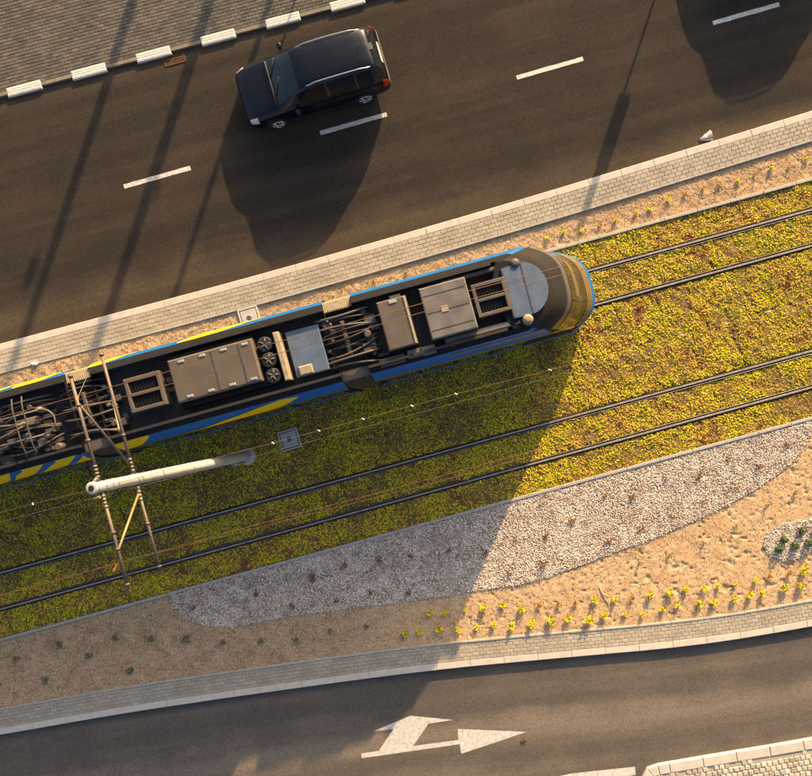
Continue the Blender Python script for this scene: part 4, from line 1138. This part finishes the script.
# ---------------------------------------------------------------- cars
ST_ = [  # x, (y, z) of seven points from the centre line of the roof down to the sill
    (2.20, [(0, .60), (.35, .60), (.60, .58), (.66, .54), (.68, .45), (.64, .30), (.45, .24)]),
    (2.12, [(0, .74), (.38, .73), (.66, .70), (.76, .63), (.78, .48), (.75, .26), (.5, .22)]),
    (1.88, [(0, .87), (.40, .86), (.70, .83), (.83, .72), (.86, .50), (.83, .24), (.5, .2)]),
    (1.42, [(0, .99), (.42, .98), (.72, .95), (.86, .83), (.89, .54), (.86, .24), (.5, .2)]),
    (1.14, [(0, 1.06), (.42, 1.05), (.72, 1.01), (.87, .89), (.90, .55), (.87, .24), (.5, .2)]),
    (0.75, [(0, 1.31), (.38, 1.29), (.66, 1.22), (.88, .95), (.90, .56), (.87, .24), (.5, .2)]),
    (0.32, [(0, 1.55), (.36, 1.535), (.61, 1.47), (.885, .97), (.90, .56), (.87, .24), (.5, .2)]),
    (0.00, [(0, 1.62), (.36, 1.605), (.60, 1.535), (.89, .98), (.90, .57), (.87, .24), (.5, .2)]),
    (-0.8, [(0, 1.65), (.36, 1.635), (.60, 1.565), (.89, .99), (.90, .57), (.87, .24), (.5, .2)]),
    (-1.5, [(0, 1.62), (.36, 1.605), (.59, 1.535), (.88, 1.0), (.90, .58), (.86, .24), (.5, .2)]),
    (-1.86, [(0, 1.55), (.36, 1.535), (.57, 1.47), (.86, 1.0), (.88, .58), (.84, .26), (.5, .22)]),
    (-2.05, [(0, 1.25), (.38, 1.24), (.60, 1.2), (.83, .97), (.86, .58), (.82, .27), (.5, .24)]),
    (-2.14, [(0, 1.0), (.40, .99), (.66, .97), (.80, .88), (.83, .58), (.78, .28), (.5, .25)]),
    (-2.20, [(0, .74), (.40, .74), (.66, .73), (.75, .69), (.77, .52), (.72, .30), (.45, .27)])]
NET = np.array([[(x, y, z) for y, z in row] for x, row in ST_])
def cr(P, t):
    """interpolate along the first axis, lightly rounded"""
    n = len(P); t = min(max(t, 0), n - 1); i = min(int(t), n - 2); f = t - i
    a = P[max(i - 1, 0)]; b = P[i]; c = P[i + 1]; d = P[min(i + 2, n - 1)]
    lin = b + (c - b) * f
    cat = 0.5 * (2 * b + (c - a) * f + (2 * a - 5 * b + 4 * c - d) * f * f + (3 * b - a - 3 * c + d) * f ** 3)
    return 0.45 * lin + 0.55 * cat
def car_pt(a, b):
    row = cr(NET, a); p = cr(row, abs(b)).copy()
    if b < 0: p[1] = -p[1]
    return p
XS = [r[0] for r in ST_]
def xa(x):                            # station parameter for a place along the car
    return float(np.interp(-x, [-q for q in XS], range(len(XS))))
def car_patch(a0, a1, b0, b1, na=8, nb=8, out=0.008):
    rows = []
    for a in np.linspace(a0, a1, na):
        r_ = []
        for b in np.linspace(b0, b1, nb):
            p = car_pt(a, b); e = 0.05
            da = car_pt(min(a + e, 13), b) - car_pt(max(a - e, 0), b); db = car_pt(a, b + e) - car_pt(a, b - e)
            nrm = np.cross(db, da); nrm = nrm / (np.linalg.norm(nrm) + 1e-9)
            if nrm[2] * 1.0 + nrm[1] * np.sign(p[1]) * 0.6 < 0 and abs(b) > 0.05: nrm = -nrm
            if abs(b) <= 0.05 and nrm[2] < 0: nrm = -nrm
            r_.append(tuple(p + nrm * out))
        rows.append(r_)
    mb = MB(); mb.grid(rows); return mb
def make_car(label):
    c = root('car', (0, 0, 0), label, 'car', 'dark people carriers on the two roads')
    rows = [[tuple(car_pt(a, b)) for b in np.linspace(-6, 6, 61)] for a in np.linspace(0, 13, 79)]
    mb = MB(); mb.grid(rows)
    for r_, rev in ((rows[0], 1), (rows[-1], 0)):
        mb.add(r_, [tuple(range(len(r_)))[::-1] if rev else tuple(range(len(r_)))])
    body = part(c, 'body', mb, 'carpaint')
    part(c, 'windscreen', car_patch(xa(1.10), xa(0.36), -1.93, 1.93, 9, 21), 'carglass')
    part(c, 'rear_window', car_patch(xa(-1.92), xa(-2.08), -1.8, 1.8, 6, 17), 'carglass')
    for sd in (1, -1):
        for x0, x1 in ((0.50, -0.36), (-0.44, -1.20), (-1.28, -1.74)):
            part(c, 'side_window', car_patch(xa(x0), xa(x1), sd * 2.12, sd * 2.92, 7, 6), 'tinted')
        part(c, 'headlight', car_patch(xa(2.08), xa(1.84), sd * 2.3, sd * 3.5, 6, 6, 0.012), 'headlamp')
        part(c, 'taillight', car_patch(xa(-2.0), xa(-2.17), sd * 2.75, sd * 3.7, 6, 6, 0.014), 'redlamp')
        mb = MB(); mb.tube([tuple(car_pt(xa(x), sd * 1.9) + np.array([0, 0, 0.045 if -1.55 < x < 0.0 else 0.0])) for x in np.linspace(0.15, -1.75, 15)], 0.018, 6); part(c, 'roof_rail', mb, 'chrome')
        mb = MB(); q = car_pt(xa(0.62), sd * 3.0)
        mb.lathe([(0.05, -0.07), (0.10, -0.03), (0.11, 0.03), (0.06, 0.08)], 12, (0, 0, 0), lambda x, y, z: (q[0] + x * 0.7, q[1] + sd * 0.12 + y, q[2] + 0.04 + z)); part(c, 'mirror', mb, 'carpaint')
        mb = MB(); q2 = [tuple(car_pt(xa(x), sd * 4.55) + np.array([0, sd * 0.012, 0])) for x in np.linspace(1.0, -1.1, 10)]; mb.tube(q2, 0.014, 5); part(c, 'side_moulding', mb, 'trim')
        for x in (1.36, -1.36):
            def tw(a, b, z_, x=x, sd=sd): return (x + a, sd * (0.80 + z_), 0.315 + b)
            mb = MB(); mb.lathe([(0.24, -0.11), (0.315, -0.09), (0.315, 0.085), (0.29, 0.11), (0.215, 0.105)], 26, (0, 0, 0), tw); wh = part(c, 'wheel', mb, 'tyre')
            mb = MB(); mb.lathe([(0.21, 0.0), (0.215, 0.108), (0.19, 0.112)], 26, (0, 0, 0), tw); link('rim', mb.mesh('rim'), 'trim', wh)
            mb = MB()
            for k in range(7):
                t = k * 2 * math.pi / 7; mb.tube([tw(0.03 * math.cos(t), 0.03 * math.sin(t), 0.125), tw(0.2 * math.cos(t), 0.2 * math.sin(t), 0.118)], 0.024, 5)
            mb.lathe([(0.05, 0.10), (0.05, 0.135)], 12, (0, 0, 0), tw)
            ring = [tw(0.2 * math.cos(t), 0.2 * math.sin(t), 0.116) for t in np.linspace(0, 2 * math.pi, 25)]; mb.tube(ring, 0.016, 5, False)
            link('spokes', mb.mesh('spokes'), 'chrome', wh)
            mb = MB(); mb.lathe([(0.36, 0.02), (0.36, 0.098)], 26, (0, 0, 0), tw); part(c, 'wheel_arch', mb, 'trim')
    part(c, 'rear_bumper', car_patch(xa(-2.16), 13, -3.8, 3.8, 4, 25, 0.035), 'greyplastic')
    part(c, 'number_plate', car_patch(xa(-2.10), xa(-2.15), -0.75, 0.75, 3, 9, 0.02), 'plate')
    mb = MB(); mb.tube([tuple(car_pt(xa(1.13), b) + np.array([0.03, 0, 0.012])) for b in np.linspace(-1.8, 1.8, 15)], 0.035, 6); part(c, 'wiper_cowl', mb, 'trim')
    mb = MB()
    for y0 in (-0.15, 0.42): mb.tube([(1.10, y0, 1.10), (0.86, y0 - 0.45, 1.26)], 0.010, 5)
    part(c, 'wiper', mb, 'trim')
    mb = MB(); mb.tube([(-1.55, 0, 1.62), (-1.75, 0, 1.78)], 0.006, 5); part(c, 'aerial', mb, 'trim')
    mb = MB(); mb.box(-1.98, -1.84, -0.10, 0.10, 1.50, 1.545, 0.01); part(c, 'brake_light', mb, 'greyplastic')
    return c
car = make_car('black people carrier driving left along the upper road')
car.scale = (0.97, 0.97, 0.92); car.location = W(316, 87); car.rotation_euler = (0, 0, math.pi + math.radians(16.2))
c2 = copy_tree(car); c2.location = W(771, -76); c2.rotation_euler = (0, 0, math.pi + math.radians(16.0)); c2['label'] = 'dark car on the upper road whose shadow falls at the top right corner'
c3 = copy_tree(car); c3.location = W(944, 664); c3.rotation_euler = (0, 0, math.radians(10)); c3['label'] = 'dark car on the lower road just past the right edge of the photo'

# ---------------------------------------------------------------- catenary pole, brackets and wires
PB = W(248, 456, 0)
PH = 9.05
pole = root('catenary_pole', (PB[0], PB[1], 0.0), 'pale tapered steel catenary pole standing between the two tracks', 'pole')
mb = MB(); mb.lathe([(0.142, 0.08), (0.138, 0.6), (0.13, 2.4), (0.115, 5.2), (0.098, 8.0), (0.09, PH)], 28); shaft = part(pole, 'shaft', mb, 'polepaint')
mb = MB(); mb.lathe([(0.26, 0.0), (0.26, 0.13), (0.19, 0.16)], 24); part(pole, 'footing', mb, 'concrete')
mb = MB(); mb.lathe([(0.112, PH - 0.03), (0.112, PH + 0.03), (0.08, PH + 0.055)], 28); cap = part(pole, 'cap', mb, 'polepaint')
mb = MB(); mb.lathe([(0.05, PH + 0.055), (0.05, PH + 0.068)], 16); link('cap_plug', mb.mesh('cap_plug'), 'trim', cap)
mb = MB(); mb.box(-0.09, 0.09, -0.19, -0.135, 0.55, 1.25, 0.0); part(pole, 'service_door', mb, 'galv')
for z, rr_ in ((8.75, 0.102), (8.5, 0.103), (8.3, 0.104), (7.5, 0.110), (7.3, 0.111), (6.3, 0.116), (4.6, 0.123), (2.5, 0.135)):
    mb = MB(); mb.lathe([(rr_, z - 0.025), (rr_ + 0.003, z), (rr_, z + 0.025)], 24); part(pole, 'band_clamp', mb, 'galv' if z > 7 else 'postgrey')
mb = MB(); mb.tube([(-0.12, -0.03, z) for z in (8.2, 6, 3, 0.3)], 0.008, 5); part(pole, 'down_cable', mb, 'cable')
mb = MB(); mb.tube([(0.06, -0.14, z) for z in (7.2, 6, 3, 1.3)], 0.008, 5); part(pole, 'down_cable', mb, 'cable')
PU, PV = PB[0] * CT + PB[1] * ST, -PB[0] * ST + PB[1] * CT
def PL(du_, v, z):                    # point beside the pole: along the track, lateral place in the track frame, height -> pole's own frame
    x, y, _ = TF(PU + du_, v, z); return (x - PB[0], y - PB[1], z)
def ins(mbv, p, q, n=4, r=0.038):
    p, q = Vector(p), Vector(q)
    for k in range(n):
        a = p + (q - p) * (k / n); b = p + (q - p) * ((k + 0.55) / n); mbv.tube([a, b], r, 8)
def truss(sgn, vend_u, vend_l, label):
    zu, zl = 8.78, 7.40
    vu, vl = vend_u, vend_l
    mb = MB(); mb.tube([PL(0, PV + sgn * 0.1, zu), PL(0, vu, zu)], 0.030, 10); ua = part(pole, 'bracket_tube', mb, 'tube')
    mb = MB(); mb.tube([PL(0, PV + sgn * 0.12, zl), PL(0, vl, zl)], 0.030, 10); la_ = part(pole, 'bracket_tube', mb, 'tube')
    mb = MB(); ins(mb, PL(0, PV + sgn * 0.16, zu), PL(0, PV + sgn * 0.42, zu)); link('tube_insulator', mb.mesh('tube_insulator'), 'insul', ua)
    mb = MB(); ins(mb, PL(0, PV + sgn * 0.16, zl), PL(0, PV + sgn * 0.46, zl)); link('tube_insulator', mb.mesh('tube_insulator'), 'insul', la_)
    # diagonal
    vm = PV + sgn * (abs(vu - PV) * (0.72 if sgn > 0 else 0.62))
    mb = MB(); mb.tube([PL(0, PV + sgn * 0.30, zl + 0.05), PL(0, vm, zu - 0.05)], 0.022, 8); part(pole, 'bracket_brace', mb, 'tube' if sgn > 0 else 'ytube')
    mb = MB()
    for v in (PV + sgn * 0.85, vm, vu - sgn * 0.05): mb.tube([PL(0, v - 0.02, zu), PL(0, v + 0.02, zu)], 0.045, 10)
    for v in (PV + sgn * 0.9, vl - sgn * 0.1): mb.tube([PL(0, v - 0.02, zl), PL(0, v + 0.02, zl)], 0.045, 10)
    part(pole, 'tube_clamp', mb, 'tube')
    return vm
vu_n = UV(65, 375, 8.78)[1]; vl_n = UV(92, 352, 7.4)[1]
vu_s = UV(118, 590, 8.78)[1]; vl_s = UV(155, 573, 7.4)[1]
truss(1, vu_n, vl_n, 'far'); truss(-1, vu_s, vl_s, 'near')
# wires: points given where the photo shows them, at their heights
def wire(name, pts, r, m, label, cat, group):
    P = [W(*p) for p in pts]
    o = MB(); o.tube(P, r, 6)
    org = P[0]
    return tag(o.build(name, m, None, org), label, cat, group)
def ext(pts):
    (x0, y0, z0), (x1, y1, z1) = pts[0], pts[1]; (a0, b0, c0), (a1, b1, c1) = pts[-2], pts[-1]
    L_ = 700
    s = (y1 - y0) / (x1 - x0); e = (b1 - b0) / (a1 - a0)
    return [(x0 - L_, y0 - SL * -L_, z0)] + pts + [(a1 + L_, b1 - SL * L_, c1)]
GW = 'overhead wires along the tracks'
wire('messenger_wire', ext([(78, 396, 8.2), (200, 363, 8.0), (420, 304, 7.6), (570, 264, 7.4)]), 0.006, 'wire', 'upper brown carrier wire above the tram roof', 'wire', GW)
wire('contact_wire', ext([(112, 400, 5.9), (200, 376, 5.9), (420, 313, 5.9), (570, 272.5, 5.9)]), 0.007, 'wire', 'lower brown contact wire above the tram roof', 'wire', GW)
wire('messenger_wire', ext([(118, 563, 8.2), (259, 524, 7.9), (370, 495, 7.6), (420, 481.7, 7.5)]), 0.0035, 'wire', 'upper thin carrier wire above the empty near track', 'wire', GW)
wire('contact_wire', ext([(157, 553, 5.9), (259, 527.5, 5.9), (370, 499, 5.9), (420, 486.7, 5.9)]), 0.004, 'wire', 'lower thin contact wire above the empty near track', 'wire', GW)
fd = [(20, 507, 8.9), (95, 489, 8.9), (273, 443, 8.8), (363, 419, 8.7), (456, 394, 8.7), (550, 370, 8.6), (636, 347, 8.6), (726, 323.5, 8.6), (812, 300, 8.6)]
feeder = root('feeder_cable', W(95, 489, 8.9), 'thin orange feeder cable with white clips running from the pole top', 'cable', GW)
mb = MB(); mb.tube([W(*p) for p in ext(fd)], 0.004, 6); part(feeder, 'cable', mb, 'wire', True)
for k, px in enumerate([33, 273, 319, 363, 412, 456, 550, 593, 636, 681.7, 726, 769]):
    py = np.interp(px, [p[0] for p in fd], [p[1] for p in fd]); z = np.interp(px, [p[0] for p in fd], [p[2] for p in fd])
    x, y, _ = W(px, py, z); mb = MB(); mb.tube([(x - 0.022, y + 0.01, z - 0.02), (x + 0.022, y - 0.01, z + 0.03)], 0.011, 7); part(feeder, 'clip', mb, 'white', True)
wire('return_cable', ext([(20, 517, 7.9), (95, 498, 7.9), (200, 471, 7.9), (420, 412.5, 7.9), (600, 364, 7.9), (720, 332.6, 7.9)]), 0.005, 'cable', 'dark cable running just below the clipped feeder cable', 'cable', GW)
# hangers from the brackets to the wires
def hanger(a, b, r, m, parent=pole, name='steady_arm'):
    A = W(*a); B = W(*b); mb = MB(); mb.tube([(A[0] - PB[0], A[1] - PB[1], A[2]), (B[0] - PB[0], B[1] - PB[1], B[2])], r, 7); return part(parent, name, mb, m)
hanger((119.6, 432, 7.4), (112, 398, 6.0), 0.016, 'ytube')
hanger((145, 519, 7.4), (157, 552, 6.0), 0.016, 'ytube')
hanger((77, 403, 8.74), (78, 396, 8.2), 0.025, 'brass', name='hanger_insulator')
hanger((88, 374, 7.4), (79, 395, 8.2), 0.008, 'tube', name='hanger_rod')
hanger((114, 570, 8.74), (118, 563, 8.2), 0.022, 'brass', name='hanger_insulator')
hanger((97, 478, 8.9), (88, 490, 8.9), 0.03, 'insul', name='feeder_insulator')
hanger((100, 497, 8.0), (93, 500, 7.9), 0.03, 'insul', name='feeder_insulator')

# ---------------------------------------------------------------- street things
# gully grate by the far kerb
gc = W(174.3, 58.5)
gr = root('gully_grate', (gc[0], gc[1], 0), 'rusty slotted gully grate by the far kerb', 'drain grate', None, math.radians(14.8))
mb = MB(); a, b = 0.32, 0.175
for x0, x1, y0, y1 in ((-a, a, b - 0.025, b), (-a, a, -b, -b + 0.025), (-a, -a + 0.03, -b + 0.025, b - 0.025), (a - 0.03, a, -b + 0.025, b - 0.025), (-a + 0.03, a - 0.03, -0.015, 0.015)):
    mb.box(x0, x1, y0, y1, -0.005, 0.018, 0.004)
part(gr, 'frame', mb, 'rust')
mb = MB(); mb.box(-a + 0.02, a - 0.02, -b + 0.02, b - 0.02, -0.004, 0.003); part(gr, 'shaft_opening', mb, 'black')
for k in range(11):
    x = -a + 0.055 + k * (2 * a - 0.11) / 10
    mb = MB(); mb.box(x - 0.012, x + 0.012, -b + 0.025, -0.015, 0.0035, 0.016, 0.003); mb.box(x - 0.012, x + 0.012, 0.015, b - 0.025, 0.0035, 0.016, 0.003); part(gr, 'grate_bar', mb, 'rust')
# crumpled sheet at the kerb
x, y, _ = W(705.5, 137.5)
mb = MB(); r = random.Random(3); rows = []
for i in range(6):
    rows.append([])
    for j in range(6):
        s = i / 5; q = (j / 5 - 0.5) * (0.06 + 0.26 * s)
        rows[-1].append((-0.19 + 0.36 * s + r.uniform(-.012, .012), q + 0.05 * (s - 0.5) + r.uniform(-.01, .01), 0.01 + 0.12 * s * (1 - abs(j / 5 - 0.5) * 1.7) + r.uniform(0, 0.03)))
mb.grid(rows, False); bot = [[(a, b, 0.004) for a, b, c in rw] for rw in rows]; mb.grid(bot[::-1], False)
for k in range(5):
    mb.add([rows[k][0], rows[k + 1][0], bot[k + 1][0], bot[k][0]], [(0, 1, 2, 3)]); mb.add([rows[k][5], rows[k + 1][5], bot[k + 1][5], bot[k][5]], [(3, 2, 1, 0)]); mb.add([rows[5][k], rows[5][k + 1], bot[5][k + 1], bot[5][k]], [(0, 1, 2, 3)])
o = mb.build('crumpled_sheet', 'scrap'); o.location = (x, y, 0.0); o.rotation_euler = (0, 0, math.radians(12))
tag(o, 'small crumpled grey sheet lying on the upper road by the median kerb', 'litter')
# small white stone beside the pavement at the left
x, y, _ = W(34.8, 364, 0.1)
mb = MB(); mb.lathe([(0.07, 0.0), (0.085, 0.03), (0.07, 0.065), (0.03, 0.08)], 9, (0, 0, 0), lambda a, b, c: (a * 1.2, b * 0.7 + 0.01 * math.sin(a * 60), c)); o = mb.build('white_stone', 'white'); o.location = (x, y, 0.10)
tag(o, 'small white stone at the inner edge of the upper pavement by the left edge', 'stone')
# pale stick on the sand and dark scrap by the arrow tip
P = [W(599.5, 587, 0.115), W(603, 595, 0.12), W(609, 605.5, 0.115)]
mb = MB(); mb.tube(P, [0.010, 0.013, 0.008], 7); mb.tube([P[1], W(606, 594, 0.14)], [0.014, 0.008], 6); o = mb.build('pale_stick', 'palewood', None, P[1]); tag(o, 'pale stick lying on the sand above the yellow shrubs', 'stick')
x, y, _ = W(524, 740)
mb = MB(); r = random.Random(9)
for k in range(14):
    a = r.random() * 6.28; q = r.uniform(0, 0.09); c = (q * math.cos(a), q * math.sin(a), r.uniform(0.01, 0.05)); d = r.random() * 6.28; l = r.uniform(0.03, 0.08)
    mb.add([(c[0] - l * math.cos(d), c[1] - l * math.sin(d), c[2] - 0.008), (c[0] + 0.3 * l * math.sin(d), c[1] - 0.3 * l * math.cos(d), c[2] + 0.02), (c[0] + l * math.cos(d), c[1] + l * math.sin(d), c[2]), (c[0] - 0.3 * l * math.sin(d), c[1] + 0.3 * l * math.cos(d), c[2] + 0.02)], [(0, 1, 2, 3)])
o = mb.build('dry_leaves', 'twig'); o.location = (x, y, 0.004); tag(o, 'tangle of dark dry leaves on the lower road at the arrow tip', 'leaves')

# posts beyond the upper edge whose shadows cross the road
def post(px, py, h, r0, r1, label, extra=None):
    x, y, _ = W(px, py, 0.07)
    o = root('street_post', (x, y, 0.06), label, 'post', 'posts beyond the upper edge')
    mb = MB(); mb.lathe([(r0 * 1.6, 0.0), (r0 * 1.6, 0.05), (r0, 0.08), (r1, h)], 14); part(o, 'mast', mb, 'postgrey')
    mb = MB(); mb.lathe([(r1 * 1.5, h - 0.02), (r1 * 1.5, h + 0.03), (r1, h + 0.05)], 14); part(o, 'mast_cap', mb, 'postgrey')
    if extra: extra(o, h)
    return o
def disc_sign(o, h):
    mb = MB(); z = 5.15; mb.lathe([(0.16, -0.02), (0.17, 0.0), (0.16, 0.02)], 20, (0, 0, 0), lambda a, b, c: (a - 0.42, c, b + z)); part(o, 'disc_sign', mb, 'white')
    mb = MB(); mb.tube([(0, 0, z), (-0.42, 0, z)], 0.015, 6); part(o, 'sign_arm', mb, 'postgrey')
def lamp_arm(o, h):
    mb = MB(); mb.tube([(0, 0, h), (-0.03, -0.3, h + 0.12), (-0.05, -0.7, h + 0.13)], 0.03, 8); part(o, 'lamp_arm', mb, 'postgrey')
    mb = MB(); mb.box(-0.09, -0.01, -0.95, -0.6, h + 0.1, h + 0.18, 0.02); part(o, 'lamp_head', mb, 'postgrey')
post(231, -300, 7.5, 0.15, 0.12, 'tall grey mast beyond the upper edge casting the leftmost long shadow', disc_sign)
post(308, -300, 6.15, 0.17, 0.15, 'stout grey mast beyond the upper edge casting the broad shadow by the grate')
post(303, -280, 3.85, 0.075, 0.065, 'slim lamp post beyond the upper edge casting the short shadow by the first lane dash', lamp_arm)
post(362, -280, 5.25, 0.10, 0.08, 'grey mast beyond the upper edge casting the faint shadow left of the car')
post(310, -45, 1.0, 0.035, 0.03, 'low thin post on the far pavement casting a shadow onto the car')
def signal(o, h):
    mb = MB(); mb.box(-0.15, 0.15, -0.36, -0.06, 1.78, 2.45, 0.02); hd = part(o, 'signal_head', mb, 'trim')
    for z in (1.95, 2.28):
        mb = MB(); mb.lathe([(0.1, 0.0), (0.1, 0.10), (0.08, 0.11)], 16, (0, 0, 0), lambda a, b, c: (a, -0.36 - c, b + z)); link('signal_lens', mb.mesh('signal_lens'), 'glass', hd)
    mb = MB(); mb.box(-0.10, 0.10, -0.03, 0.03, 2.52, 3.15, 0.0); part(o, 'sign_plate', mb, 'white')
post(691, -112, 3.12, 0.04, 0.035, 'signal post beyond the upper edge casting the stepped shadow across the kerb', signal)
